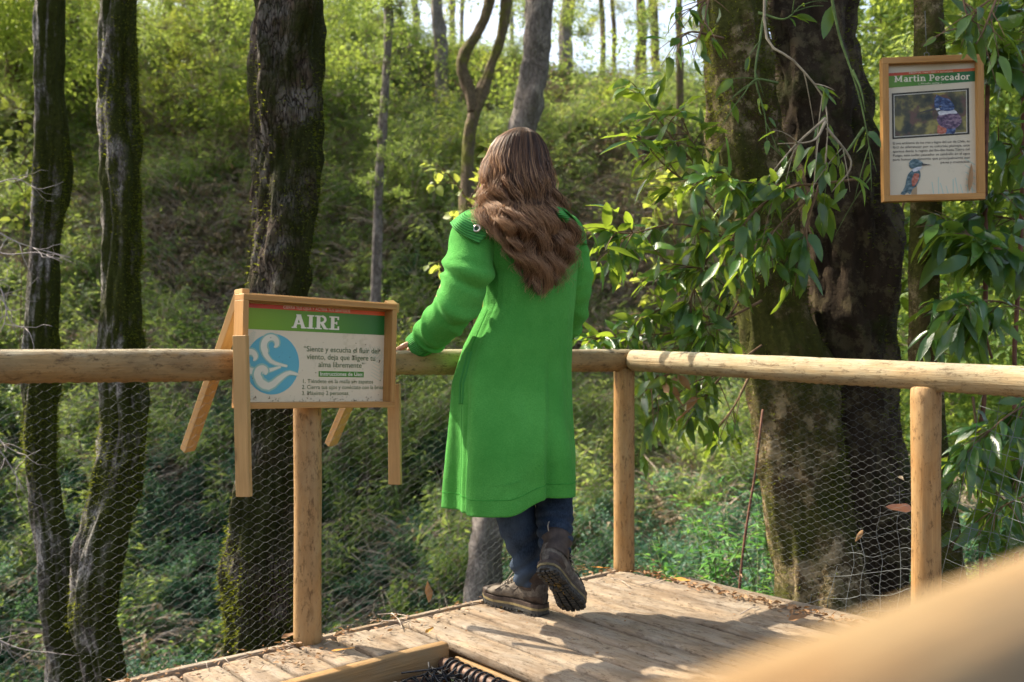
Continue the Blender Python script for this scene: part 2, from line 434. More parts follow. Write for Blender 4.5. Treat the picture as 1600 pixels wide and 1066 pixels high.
# ------------------------------------------------------------------ clumps scattered over the slope (not linked: only instanced)
def clump(name, kind, seed):
    r = random.Random(seed); V = []; Fc = []; mats = []
    def add(v, f, m):
        o = len(V); V.extend(v); Fc.extend([tuple(i+o for i in q) for q in f]); mats.extend([m]*len(f))
    if kind == 'bamboo':
        for s in range(9):
            a = r.uniform(0, 6.28); L = r.uniform(.5, .95); out = r.uniform(.25, .65)
            P = [Vector((math.cos(a)*out*t*t*L*1.1, math.sin(a)*out*t*t*L*1.1, L*t*(1-.35*t*out))) for t in np.linspace(0, 1, 6)]
            v, f = tube_vf(P, [.006*(1-.7*i/5) for i in range(6)], 3, caps=False); add(v, f, 1)
            for k in range(26):
                t = r.uniform(.25, 1); q = t*5; i = min(int(q), 4); p = P[i].lerp(P[i+1], q-i)
                b = a+r.gauss(0, 1.3); d = Vector((math.cos(b), math.sin(b), r.uniform(-.7, .5)))
                M = Matrix.Translation(p+Vector((r.gauss(0,.04), r.gauss(0,.04), r.gauss(0,.04)))) @ rot_to(d, None, r.uniform(-1, 1)).to_4x4()
                v, f = leaf_vf(r.uniform(.09, .17), r.uniform(.014, .024), 2, .2, .5, 0, M); add(v, f, 0)
        mm = [G_BAMBOO, G_TWIG]
    elif kind in ('shrub', 'blue', 'young'):
        for s in range(14):
            a = r.uniform(0, 6.28); el = r.uniform(.1, 1.5); L = r.uniform(.3, .62)
            d = Vector((math.cos(a)*math.cos(el), math.sin(a)*math.cos(el), math.sin(el)))
            P = [d*L*t+Vector((0, 0, -.12*t*t)) for t in np.linspace(0, 1, 4)]
            v, f = tube_vf(P, [.006, .005, .004, .002], 3, caps=False); add(v, f, 1)
            for k in range(20 if kind != 'young' else 13):
                t = r.uniform(.3, 1); q = t*3; i = min(int(q), 2); p = P[i].lerp(P[i+1], q-i)
                b = r.uniform(0, 6.28); dd = Vector((math.cos(b), math.sin(b), r.uniform(-.5, .6)))
                M = Matrix.Translation(p+Vector((r.gauss(0,.035), r.gauss(0,.035), r.gauss(0,.035)))) @ rot_to(dd, None, r.uniform(-.9, .9)).to_4x4()
                v, f = leaf_vf(r.uniform(.05, .085), r.uniform(.026, .042), 2, .25, .3, 0, M); add(v, f, 0)
        mm = [{'shrub': G_SHRUB, 'blue': G_BLUE, 'young': G_YEL}[kind], G_TWIG]
    elif kind == 'dry':
        for s in range(34):
            a = r.uniform(0, 6.28); L = r.uniform(.4, 1.1); b = a+r.uniform(-1, 1)
            P = [Vector((math.cos(a)*.35*t*L+math.cos(b)*.3*t*t, math.sin(a)*.35*t*L+math.sin(b)*.3*t*t, .75*L*t*(1-.5*t))) for t in np.linspace(0, 1, 5)]
            v, f = tube_vf(P, [.007, .006, .005, .004, .002], 3, caps=False); add(v, f, 1)
            for k in range(4):
                p = P[r.randint(1, 4)]; c = r.uniform(0, 6.28); dd = Vector((math.cos(c), math.sin(c), r.uniform(-.8, .2)))
                M = Matrix.Translation(p) @ rot_to(dd, None, r.uniform(-1, 1)).to_4x4()
                v, f = leaf_vf(r.uniform(.05, .1), r.uniform(.02, .035), 2, .4, .6, 0, M); add(v, f, 0)
        mm = [G_DRY, G_TWIG]
    me = mesh_data(name, V, Fc, mm); me.polygons.foreach_set('material_index', mats)
    return bpy.data.objects.new(name, me)

def scatter(name, label, src, pts, rots, scl, cat=None):
    """one stuff object whose points carry instances of the sources"""
    me = bpy.data.meshes.new(name); me.vertices.add(len(pts)); me.vertices.foreach_set('co', np.asarray(pts, np.float32).ravel())
    a = me.attributes.new('rot', 'FLOAT_VECTOR', 'POINT'); a.data.foreach_set('vector', np.asarray(rots, np.float32).ravel())
    a = me.attributes.new('scl', 'FLOAT', 'POINT'); a.data.foreach_set('value', np.asarray(scl, np.float32))
    a = me.attributes.new('pick', 'INT', 'POINT'); a.data.foreach_set('value', NR.randint(0, len(src), len(pts)).astype(np.int32))
    o = bpy.data.objects.new(name, me); COL.objects.link(o)
    g = bpy.data.node_groups.new(name+'_scatter', 'GeometryNodeTree')
    g.interface.new_socket('Geometry', in_out='INPUT', socket_type='NodeSocketGeometry')
    g.interface.new_socket('Geometry', in_out='OUTPUT', socket_type='NodeSocketGeometry')
    gi = g.nodes.new('NodeGroupInput'); go = g.nodes.new('NodeGroupOutput')
    ip = g.nodes.new('GeometryNodeInstanceOnPoints'); ip.inputs['Pick Instance'].default_value = True
    gg = g.nodes.new('GeometryNodeGeometryToInstance')
    for s in reversed(src):
        oi = g.nodes.new('GeometryNodeObjectInfo'); oi.inputs['Object'].default_value = s
        g.links.new(oi.outputs['Geometry'], gg.inputs[0])
    def attr(nm, ty):
        n = g.nodes.new('GeometryNodeInputNamedAttribute'); n.data_type = ty; n.inputs['Name'].default_value = nm; return n.outputs[0]
    g.links.new(gi.outputs[0], ip.inputs['Points']); g.links.new(gg.outputs[0], ip.inputs['Instance'])
    g.links.new(attr('pick', 'INT'), ip.inputs['Instance Index'])
    g.links.new(attr('rot', 'FLOAT_VECTOR'), ip.inputs['Rotation']); g.links.new(attr('scl', 'FLOAT'), ip.inputs['Scale'])
    g.links.new(ip.outputs[0], go.inputs[0])
    md = o.modifiers.new('scatter', 'NODES'); md.node_group = g
    return tag(o, label, None, None, 'stuff')

BAMB = [clump('bamboo_clump', 'bamboo', 100+i) for i in range(4)]
SHRB = [clump('shrub_clump', 'shrub', 200+i) for i in range(4)]
BLUE = [clump('shade_clump', 'blue', 300+i) for i in range(4)]
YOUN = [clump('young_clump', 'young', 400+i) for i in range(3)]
DRYC = [clump('dry_clump', 'dry', 500+i) for i in range(4)]
CROWNC = []
for i in range(3):
    r = random.Random(900+i); V = []; Fc = []
    for k in range(330):
        a = r.uniform(0, 6.28); z = r.uniform(-1, 1); q = math.sqrt(1-z*z); rad = r.random()**.5*.8
        p = Vector((q*math.cos(a)*rad, q*math.sin(a)*rad, z*rad*.6))
        d = Vector((r.gauss(0, 1), r.gauss(0, 1), r.gauss(-.2, .6)))
        v, f = leaf_vf(r.uniform(.08, .13), r.uniform(.04, .06), 2, .25, .3, 0, Matrix.Translation(p) @ rot_to(d, None, r.uniform(-1, 1)).to_4x4())
        o_ = len(V); V += v; Fc += [tuple(i_+o_ for i_ in q_) for q_ in f]
    CROWNC.append(bpy.data.objects.new('crown_clump', mesh_data('crown_clump', V, Fc, G_TREE)))

def mound(x, y):
    m = (noise.noise(Vector((x*.35, y*.35, 21)))*.5+.5)*(1-.5*sm(20, 24, y)*sm(-.15, .0, x/y))
    m2 = noise.noise(Vector((x*.9, y*.9, 33)))*.5+.5
    return m*m*2.0+m2*.6
def frustum_ok(x, y, z, mg=120):
    if y < 4.3: return False
    u = 800+x/y*1555; v = 545-(z-CAMZ)/y*1555
    return -mg*1.5 < u < 1600+mg*1.5 and -mg*2 < v < 1066+mg*2
def slope_points(n, ymin, ymax, want, lift=(0, 1), dens=None, xpad=2.0, scale=(.7, 1.3), seed=0):
    r = random.Random(seed); P = []; Ro = []; S = []; tries = 0
    while len(P) < n and tries < n*40:
        tries += 1
        y = math.sqrt(r.uniform(ymin**2, ymax**2)); x = r.uniform(-.56*y-xpad, .56*y+xpad)
        pr = want(x, y)
        if r.random() > pr: continue
        z = land(x, y)+mound(x, y)*r.uniform(*lift)-.1
        if not frustum_ok(x, y, z): continue
        P.append((x, y, z)); Ro.append((r.uniform(-.35, .35), r.uniform(-.35, .35), r.uniform(0, 6.28))); S.append(r.uniform(*scale)*(1+max(0, y-14)*.03))
    return P, Ro, S
def pat(x, y, k, s=.28): return noise.noise(Vector((x*s, y*s, k)))
def dryzone(x, y):   # brown brushwood: the band left of the woman and the gully right of her head
    u = 800+x/y*1555
    a = math.exp(-((u-300)/150)**2-((y-18.5)/3.4)**2)*1.1
    a += math.exp(-((u-560)/60)**2-((y-17)/2.4)**2)*.7
    a += math.exp(-((u-960)/70)**2-((y-17.5)/2.2)**2)*1.0
    return min(1, a*.42+max(0, pat(x, y, 77)-.3)*.7)
def w_bamboo(x, y): return max(0, min(1, .55+pat(x, y, 5)*1.6))*(1-dryzone(x, y)*.6)*sm(9, 15, y)
def w_shrub(x, y): return max(0, min(1, .5-pat(x, y, 5)*1.6))*(1-dryzone(x, y)*.55)*sm(8, 12, y)
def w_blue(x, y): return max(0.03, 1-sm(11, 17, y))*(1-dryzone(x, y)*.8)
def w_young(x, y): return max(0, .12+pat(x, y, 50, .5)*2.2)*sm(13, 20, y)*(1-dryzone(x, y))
scatter('bamboo_thicket', 'feathery native bamboo thicket covering the far slope', BAMB, *slope_points(4200, 9, 30, w_bamboo, (0, 1.25), scale=(.75, 1.4), seed=1))
scatter('leafy_shrubs', 'small leaved green shrubs mixed over the far slope', SHRB, *slope_points(3200, 8, 30, w_shrub, (0, 1.2), scale=(.7, 1.4), seed=2))
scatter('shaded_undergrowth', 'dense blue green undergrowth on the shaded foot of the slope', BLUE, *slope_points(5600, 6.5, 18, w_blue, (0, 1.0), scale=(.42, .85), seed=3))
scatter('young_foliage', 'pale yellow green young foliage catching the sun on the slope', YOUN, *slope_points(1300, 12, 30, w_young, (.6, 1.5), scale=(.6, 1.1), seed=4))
scatter('dry_brushwood', 'grey brown dead brushwood and fallen twigs on the slope', DRYC, *slope_points(2600, 8, 27, lambda x, y: dryzone(x, y)+.06, (0, .8), scale=(.7, 1.5), seed=5))

# taller growth on the ridge
def ridge_growth(n, us, vs, seed, keep):
    r = random.Random(seed); P = []; Ro = []; S = []
    while len(P) < n:
        u = r.uniform(*us); v = vs[0]+(vs[1]-vs[0])*r.random()**.7
        if r.random() > keep(u, v): continue
        P.append(tuple(W(u, v, r.uniform(17.5, 26)))); Ro.append((r.uniform(-.6,.6), r.uniform(-.6,.6), r.uniform(0, 6.28))); S.append(r.uniform(.5, 1.25))
    return P, Ro, S
def k_left(u, v): return (1 if u < 560 else .28)*(.25+.75*sm(-.15, .25, noise.noise(Vector((u*.012, v*.014, 5)))))
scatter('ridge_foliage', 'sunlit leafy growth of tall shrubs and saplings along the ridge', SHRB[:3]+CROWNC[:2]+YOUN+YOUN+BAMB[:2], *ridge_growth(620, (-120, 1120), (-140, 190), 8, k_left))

# ------------------------------------------------------------------ trees
BARK_A = bark('pale_lichen_bark', (.17,.15,.13), (.035,.028,.02), (.070,.082,.014), .41, .53, 46, side=.12, pale=(.31,.29,.26), zs=.45, crk=.8)
BARK_B = bark('dark_mossy_bark', (.10,.072,.048), (.018,.013,.009), (.050,.056,.011), .40, .54, 40, pale=(.16,.14,.115), zs=.28, side=.05)
BARK_C = bark('blotched_laurel_bark', (.105,.070,.032), (.025,.017,.008), (.080,.082,.016), .41, .55, 7, blotch=(.34,.26,.15), bumps=.7, zs=.7, crk=.25)
BARK_D = bark('dark_laurel_bark', (.052,.036,.022), (.012,.009,.006), (.045,.055,.012), .56, .68, 6, blotch=(.095,.075,.04), bumps=.8, zs=.6, crk=.3)
BARK_F = bark('far_grey_bark', (.25,.215,.19), (.08,.065,.055), (.10,.11,.04), .60, .75, 26, pale=(.31,.27,.24), zs=.4, crk=.6)
BARK_G = bark('far_brown_bark', (.20,.15,.10), (.06,.045,.03), (.22,.22,.05), .5, .62, 24, zs=.4, crk=.6)
MOSSM = leafmat('moss', [(.040,.055,.008), (.080,.100,.012), (.15,.165,.018)], (.34,.38,.03), .34, .9, .1)

def trunk(name, P, rad, mat, nv=56, nu=160, amp=.06, parent=None, lump=1.0, seed=0, ridge=0):
    Q = catmull([tuple(p) for p in P], nu); rr = catmull([(r,) for r in rad], nu)[:, 0]
    def disp(i, t, a, p):
        c = Vector((math.cos(a)*1.1+seed*5, math.sin(a)*1.1, p.z*1.1))
        d = noise.noise(c)*amp*lump
        d += noise.noise(Vector((c.x*2.6, c.y*2.6, p.z*3.4)))*amp*.7
        d += noise.noise(Vector((c.x*7, c.y*7, p.z*9)))*amp*.35
        d += amp*1.1*max(0, noise.noise(Vector((seed*3.3, math.cos(a)*.9, p.z*2.6+math.sin(a))))*1.6)*(.35+.65*max(0, math.cos(a)))*lump
        if ridge: d += ridge*abs(noise.noise(Vector((c.x*4, c.y*4, p.z*1.2))))
        return d*min(1, rr[i]/.12)
    V, f = tube_vf(Q, list(rr), nv, disp=disp)
    return obj(name, V, f, mat, parent, True), V

def moss_tufts(V, nv, parent, n, want, size=(.010, .024), seed=0, name='moss'):
    """short moss blades standing on the trunk's surface"""
    r = random.Random(seed); O = []; Fc = []; nr = len(V)//nv; t = 0
    while len(O) < n*3 and t < n*20:
        t += 1
        i = r.randint(1, nr-2); j = r.randint(0, nv-1)
        p = V[i*nv+j]
        c = sum((V[i*nv+(j+k*nv//4) % nv] for k in range(4)), Vector((0,0,0)))/4
        nrm = (p-c).normalized()
        if r.random() > want(p, nrm): continue
        p = p+Vector((r.gauss(0,.01), r.gauss(0,.01), r.gauss(0,.02)))
        d = (nrm+Vector((r.gauss(0,.5), r.gauss(0,.5), r.gauss(-.2,.5)))).normalized()*r.uniform(*size)
        s = d.cross(Vector((r.gauss(0,1), r.gauss(0,1), r.gauss(0,1)))).normalized()*r.uniform(.002, .004)
        o = len(O); O += [p-nrm*.004-s, p-nrm*.004+s, p+d]; Fc.append((o, o+1, o+2))
    if Fc: 
        return tag(obj(name, O, Fc, MOSSM, parent), kind='stuff')

def crown_points(c, rx, ry, rz, n, seed):
    r = random.Random(seed); P = []; Ro = []; S = []
    for i in range(n):
        a = r.uniform(0, 6.28); z = r.uniform(-1, 1); q = math.sqrt(1-z*z); k = r.random()**.45
        P.append((c[0]+q*math.cos(a)*rx*k, c[1]+q*math.sin(a)*ry*k, c[2]+z*rz*k))
        Ro.append((r.uniform(-.5,.5), r.uniform(-.5,.5), r.uniform(0,6.28))); S.append(r.uniform(.6, 1.3))
    return P, Ro, S
def crown(parent, c, rx, ry, rz, n, seed, src=None, k=1.0):
    P, Ro, S = crown_points(c, rx, ry, rz, n, seed); S = [s*k for s in S]
    o = scatter('crown', None, src or CROWNC, P, Ro, S)
    if 'label' in o: del o['label']
    o.parent = parent; o.matrix_basis = parent.matrix_basis.inverted()
    return o

def limb(parent, P, r0, r1, mat, nv=7, nu=12, name='limb'):
    Q = catmull([tuple(p) for p in P], nu)
    V, f = tube_vf(Q, [r0+(r1-r0)*i/(nu-1) for i in range(nu)], nv)
    return obj(name, V, f, mat, parent, True)

# left foreground trunks
def left_tree(label, P, rad, mat, amp, seed, mossn, want, cz, nv=64):
    t = empty('mossy_tree', P[-1]); tag(t, label, 'tree')
    o, V = trunk('trunk', P, rad, mat, nv, 260, amp, t, seed=seed, ridge=.02)
    moss_tufts(V, nv, t, mossn, want, seed=seed)
    top = Vector(P[0])
    for k in range(4):
        a = k*1.6+seed; q = Vector((math.cos(a), math.sin(a), 1.1))
        limb(t, [top-Vector((0,0,.6))+Vector((0,0,.2*k)), top+q*.7, top+q*1.5+Vector((0,0,.3))], rad[0]*.45, .012, mat)
    crown(t, (top.x, top.y, top.z+1.9), 1.2, 1.2, .9, 20, seed)
    return t
def ext(P0, P1, k): return P0+(P0-P1)*k
Y1 = 6.4
a = [W(72,-620,Y1+.3), W(76,-260,Y1), W(78,0,Y1), W(76,120,Y1), W(80,250,Y1), W(72,400,Y1), W(66,520,Y1), W(62,640,Y1), W(64,720,Y1), W(78,820,Y1), W(92,930,Y1), W(112,1050,Y1), W(130,1250,Y1-.1)]
s1 = Y1/1555
left_tree('leftmost slender tree trunk with patchy grey bark and dark moss, behind the railing', a,
    [x*s1 for x in (14,16,18,19,23,19,21,23,22,23,26,34,50)], BARK_A, .045, 1, 9000,
    lambda p, n: max(0, min(1, (n.x*.6+.25+pat(p.x*9, p.z*6, 4)*1.5)))**2*(1.0 if pat(p.x*3, p.z*4, 9) > -.05 else .15), 4)
Y2 = 6.0; s2 = Y2/1555
a = [W(180,-700,Y2+.4), W(184,-300,Y2), W(187,0,Y2), W(187,150,Y2), W(190,300,Y2), W(190,420,Y2), W(190,540,Y2), W(192,640,Y2), W(190,710,Y2), W(172,790,Y2), W(153,870,Y2), W(148,950,Y2), W(164,1060,Y2), W(178,1260,Y2)]
left_tree('second tree from the left, pale bark one side, bright moss low on its bend', a,
    [x*s2 for x in (18,22,25,24,25,25,26,27,28,31,34,31,29,36)], BARK_A, .05, 2, 16000,
    lambda p, n: max(0, min(1, (n.x*.8+.2+pat(p.x*8, p.z*5, 14)*1.6)))**2 if p.z > .5 else max(0, min(1, .5+pat(p.x*9, p.z*6, 3)*1.5)), 4)
Y3 = 5.4; s3 = Y3/1555
a = [W(455,-760,Y3+.2), W(450,-350,Y3), W(446,0,Y3), W(443,150,Y3), W(440,300,Y3), W(434,450,Y3), W(428,600,Y3), W(420,720,Y3), W(416,800,Y3), W(412,900,Y3), W(410,1000,Y3), W(410,1180,Y3)]
left_tree('thick dark mossy tree trunk rising behind the framed panel on the railing', a,
    [x*s3 for x in (38,42,44,43,43,44,42,40,40,44,46,52)], BARK_B, .07, 3, 16000,
    lambda p, n: max(0, min(1, (abs(n.x)*.5+.15+pat(p.x*7, p.z*5, 24)*1.6)))**2, 4, 72)

# big double trunk on the right: one tree with a pale and a dark stem
YB = 4.75; sb = YB/1555
bt = empty('big_laurel_tree', (W(1290, 1010, YB).x, YB, -.5))
tag(bt, 'big tree of two thick stems, one pale and one dark, right behind the deck corner', 'tree')
a = [W(1085,-900,YB+.3), W(1112,-400,YB), W(1140,0,YB), W(1150,120,YB), W(1164,250,YB), W(1189,400,YB), W(1210,500,YB), W(1234,620,YB), W(1253,720,YB), W(1268,830,YB), W(1282,930,YB), W(1290,1060,YB), W(1295,1200,YB)]
o, V = trunk('trunk', a, [x*sb for x in (46,50,54,52,50,53,55,57,60,64,70,84,100)], BARK_C, 72, 240, .05, bt, seed=5)
moss_tufts(V, 72, bt, 9000, lambda p, n: (max(0, min(1, pat(p.x*4, p.z*4, 34)*3-.1))*.9+.12)*(1 if -n.y > -.3 else .2), (.008, .022), 55)
a = [W(1265,-900,YB+.55), W(1270,-400,YB+.35), W(1266,0,YB+.25), W(1284,150,YB+.2), W(1304,300,YB+.2), W(1320,450,YB+.2), W(1326,600,YB+.2), W(1336,750,YB+.2), W(1346,900,YB+.2), W(1356,1060,YB+.2), W(1370,1200,YB+.2)]
o, V = trunk('trunk', a, [x*sb for x in (54,64,70,69,72,72,73,75,80,94,110)], BARK_D, 72, 220, .07, bt, seed=6)
moss_tufts(V, 72, bt, 7000, lambda p, n: max(0, min(1, n.x*.8+.1+pat(p.x*4, p.z*4, 44)))*.9, (.008, .026), 56)
for k, (dx, dy) in enumerate(((-1.2, .4), (.6, 1.2), (1.3, -.2), (-.3, 1.4))):
    limb(bt, [Vector((1.25+.2*(k>1), YB, 3.9)), Vector((1.3+dx*.6, YB+dy*.6, 4.8)), Vector((1.3+dx*1.4, YB+dy*1.4, 5.3))], .09, .015, BARK_D)
crown(bt, (1.75, YB+.9, 5.6), 1.7, 1.5, 1.1, 90, 77)

# slim trunk that carries the bird sign
YS = 4.35; ss = YS/1555
st = empty('slim_tree', (W(1455, 1000, YS).x, YS, -.4)); tag(st, 'slim mottled tree trunk that carries the framed bird sign', 'tree')
a = [W(1448,-500,YS+.1), W(1449,-200,YS+.1), W(1450,0,YS+.1), W(1450,200,YS+.1), W(1448,330,YS+.1), W(1446,450,YS+.1), W(1448,580,YS+.1), W(1462,720,YS+.1), W(1480,880,YS+.1), W(1490,1060,YS+.1)]
o, V = trunk('trunk', a, [x*ss for x in (18,19,21,22,24,23,24,23,24,30)], BARK_C, 40, 140, .022, st, seed=8)
moss_tufts(V, 40, st, 2500, lambda p, n: .35 if p.z > 1.9 else .12, (.008, .02), 57)

# farther trunks on and above the slope
def far_tree(label, stems, mat, crowns=(), name='forest_tree', group=None):
    """stems: lists of (u, v, Y, radius in px)"""
    t = empty(name, W(*stems[0][-1][:3])); tag(t, label, 'tree', group)
    for i, s in enumerate(stems):
        Yv = s[0][2]
        trunk('trunk', [W(*q[:3]) for q in s], [q[3]*q[2]/1555 for q in s], mat, 18, 60, .05, t, seed=len(label)+i)
    for (u, v, Y, rx, rz, n) in crowns:
        c = W(u, v, Y); crown(t, c, rx, rx, rz, n, int(u)+n, None if rx >= .5 else SHRB, 1 if rx >= .5 else .42)
    return t
far_tree('pale grey leaning trunk running down behind the woman', [[(868,-500,10,13),(856,-200,10,17),(845,0,10,20),(836,80,10,19),(826,150,10,20),(815,220,10,19),(795,400,10,20),(780,600,10,21),(768,780,10,22),(757,900,10,25),(750,1100,10,30)]], BARK_F, [(860,-620,10.5,2.2,1.2,36)])
far_tree('crooked forked tree with two thin mossy stems on the slope', [
    [(790,-160,14,6),(790,0,14,7),(782,60,14,7),(765,110,14,7),(748,155,14,9),(737,200,14,9),(730,260,14,10),(728,400,14,12)],
    [(775,-160,14,6),(763,0,14,7),(748,50,14,7),(727,85,14,8),(724,115,14,8),(734,145,14,8),(738,175,14,9)]], BARK_G, [(785,-330,14.4,2.4,1.2,38)])
far_tree('thin straight pale trunk with ivy between the thick tree and the forked tree', [[(608,-250,11,5),(606,0,11,6),(604,100,11,6),(598,200,11,6),(592,300,11,6),(588,420,11,7),(584,640,11,8)]], BARK_F, [(610,70,11,.22,.8,14),(600,250,11,.25,.7,14),(560,-360,11.5,2.2,1.2,34)])
far_tree('dark trunk high on the ridge left of the forked tree', [[(676,-160,22,7),(682,0,22,8),(687,60,22,9),(690,110,22,10),(690,330,22,12)]], BARK_F, [(676,-330,22,1.8,1.2,9)])
far_tree('short stretch of brown trunk at the top edge right of the pale leaning trunk', [[(892,-200,25,8),(888,0,25,9),(884,48,25,10),(882,330,25,12)]], BARK_F, [(892,-330,25,1.8,1.2,9)])
for k, (x, y, lb) in enumerate(((-9.2, 12, 'leafy tree beyond the left edge, nearest of its row'), (-11.5, 14.5, 'leafy tree beyond the left edge, in the middle of its row'), (-10.2, 17.5, 'leafy tree beyond the left edge, high on the slope'))):  # unseen trees past the left edge, added to shade the foot of the slope
    u = 800+x/y*1555; zb = land(x, y); vb = 545-(zb-CAMZ)/y*1555+20; t = far_tree(lb, [[(u+10, 545-7.2/y*1555, y, 7*12/y), (u, 545-4/y*1555, y, 9*12/y), (u-4, vb, y, 12*12/y)]], BARK_G)
    crown(t, (x+.6, y, 7.6), 3.1, 2.6, 1.3, 44, 60+k)
ridge = [(1062,20,5,BARK_G),(1002,27,7,BARK_G),(1024,29,6,BARK_G),(940,31,4,BARK_G),(705,30,4,BARK_F),(722,32,3,BARK_F),(800,33,3,BARK_F),(958,33,3,BARK_G),(650,29,5,BARK_F),(575,27,5,BARK_G),(540,30,4,BARK_F),(345,21,12,BARK_G),(300,27,6,BARK_G),(262,24,7,BARK_G),(112,21,13,BARK_G),(140,27,6,BARK_G),(20,20,11,BARK_G),(-60,22,10,BARK_G),(1400,16,7,BARK_G),(1580,18,7,BARK_G)]
words_ = ['hazy thin trunk against the sky beside the big tree', 'ivy clad trunk left of the thin one by the big tree', 'slim far trunk between two ivy clad ones', 'very thin trunk on the ridge right of the leaning trunk',
 'thin grey pole of a tree left of the forked tree', 'hair thin trunk just left of the forked tree', 'hair thin trunk in the gap between forked and leaning trees', 'hair thin trunk in bright sky right of the leaning trunk',
 'thin trunk on the ridge above the ivy covered one', 'thin brown trunk right of the thick mossy tree top', 'far pale trunk beside the thick mossy tree top', 'stout brown trunk in foliage left of the thick mossy tree', 'thin trunk in the sunlit leaves left of centre between mossy trees', 'brown trunk just right of the second mossy tree',
 'stout dark trunk seen between the two left mossy trees', 'thin trunk close beside the stout one between the left mossy trees', 'dark trunk at the top left corner', 'trunk outside the left edge of the picture', 'thin trunk behind leaves left of the bird sign', 'thin trunk behind leaves right of the bird sign']
for (u, Y, rpx, m), lb in zip(ridge, words_):
    r = random.Random(int(u)+500); k = r.uniform(-8, 8)
    zb = land((u-800)/1555*Y, Y)-.3; vb = 545-(zb-CAMZ)/Y*1555
    far_tree(lb, [[(u+k*2,-300,Y,rpx*.8),(u+k,-60,Y,rpx*.9),(u+r.uniform(-3,3),40,Y,rpx),(u+r.uniform(-3,3),120,Y,rpx*1.1),(u-k,min(vb,900),Y,rpx*1.3)]], m,
        [(u+r.uniform(-20,20), -330-r.uniform(0, 100), Y, r.uniform(1.4, 2.0), 1.2, 8)]+([(u+r.uniform(-10,10), r.uniform(-60, 60), Y, .7, 1.0, 9)] if u < 600 or u > 1300 else []))


# ------------------------------------------------------------------ deck
def D(a, b, z=0): return CORN-E1*a+E2*b+ZUP*z       # a: down-left along the left edge, b: along the boards
PITCH = .1262
HOLE_A = PITCH*9; HOLE_B = .275
deck = empty('deck', CORN); tag(deck, 'weathered wooden deck with a corner cut out for a net', kind='structure')
ANG = E2.cross(E1).z
for k in range(-1, 27):
    a = (k+.5)*PITCH+R.uniform(-.003, .003); wd = PITCH-.0145+R.uniform(-.003, .002)
    zt = -.018+R.uniform(-.0045, .0015)
    b0 = .012+R.uniform(-.006, .008)
    if k < 9:
        board('plank', D(a, b0 if k >= 0 else .25, zt), D(a, 2.95, zt), E1, wd, .036, DECKW, deck, .009, .0028, 60)
    else:
        board('plank', D(a, b0, zt), D(a, HOLE_B-.002, zt+R.uniform(-.002,.002)), E1, wd, .034, DECKW, deck, .007, .0022, 9)
board('edge_strip', D(.04, -.008, -.022), D(3.5, -.008, -.022), E2, .022, .05, DECKW, deck, .003, .002, 60)
# beam round the net opening and the joists below
board('beam', D(HOLE_A+.012, HOLE_B+.022, -.062), D(3.5, HOLE_B+.022, -.062), E2, .042, .128, BEAMW, deck, .008, .002, 50)
board('beam', D(HOLE_A-.02, HOLE_B+.05, -.098), D(HOLE_A-.02, 2.95, -.098), E1, .04, .115, BEAMW, deck, .004, .002, 40)
board('joist', D(-.05, .10, -.115), D(3.5, .10, -.115), E2, .05, .15, BEAMW, deck, .004, .001, 20)
board('joist', D(-.10, .3, -.115), D(-.10, 2.95, -.115), E1, .05, .15, BEAMW, deck, .004, .001, 20)
board('joist', D(0, 1.3, -.115), D(HOLE_A-.03, 1.3, -.115), E2, .05, .15, BEAMW, deck, .004, .001, 12)
for a_, b_ in ((.02, .06), (1.47, .06), (2.9, .06), (-.08, 1.5), (HOLE_A-.05, 2.6), (-.08, 2.6), (2.9, 2.7)):
    p = D(a_, b_); log('footing', (p.x, p.y, land(p.x, p.y, False)-.5), (p.x, p.y, -.195), .06, BEAMW, deck, nu=6)
# nail heads
NAIL = plain('nail_steel', (.10, .085, .07), .5, .5, .6)
mb = MB()
for k in range(0, 26):
    for b_ in ((.10,) if k >= 9 else (.10, 1.3)):
        for s in (-.03, .03):
            p = D((k+.5)*PITCH+s, b_+R.uniform(-.01, .01), .0005); mb.tube([p, p+ZUP*.0015], .0035, 7)
tag(mb.build('nail_heads', NAIL, deck), kind='stuff')

# net opening: pipes, lashing and net
def pipe(label, p0, p1, group):
    t = empty('net_pipe', p0); tag(t, label, 'pipe', group)
    log('tube', p0, p1, .019, RUST, t, wob=.0006, nv=18, nu=20, bev=.002)
    return t
pz = -.050
p1 = pipe('rusty steel pipe wound with black cord, along the side of the last long board', D(HOLE_A+.048, HOLE_B+.055, pz), D(HOLE_A+.048, 2.6, pz), 'pipes holding the net')
p2 = pipe('rusty steel pipe wound with black cord, below the short planks', D(HOLE_A+.13, HOLE_B+.105, pz-.022), D(3.4, HOLE_B+.105, pz-.022), 'pipes holding the net')
def winding(parent, A, B, turns, r=.0235):
    ax = (B-A).normalized(); x = ax.orthogonal().normalized(); y = ax.cross(x); L = (B-A).length
    for k in range(turns):
        mb = MB(); c = A+ax*(L*(k+.5)/turns+R.uniform(-.006, .006)); sk = R.uniform(-.012, .012)
        P = [c+x*(r*math.cos(q))+y*(r*math.sin(q))+ax*(sk*math.sin(q+k)) for q in np.linspace(0, 6.28, 20)]
        mb.tube(P, .0034, 6, caps=False); mb.build('cord_turn', CORD, parent, True)
winding(p1, D(HOLE_A+.048, HOLE_B+.07, pz), D(HOLE_A+.048, HOLE_B+.95, pz), 30)
winding(p2, D(HOLE_A+.14, HOLE_B+.105, pz-.022), D(HOLE_A+.9, HOLE_B+.105, pz-.022), 22)
net = empty('rope_net', D(HOLE_A+1, 1.4, -.25)); tag(net, 'black knotted rope net lashed inside the deck opening', 'net')
mb = MB(); A0, A1, B0, B1 = HOLE_A+.06, 3.3, HOLE_B+.115, 2.6
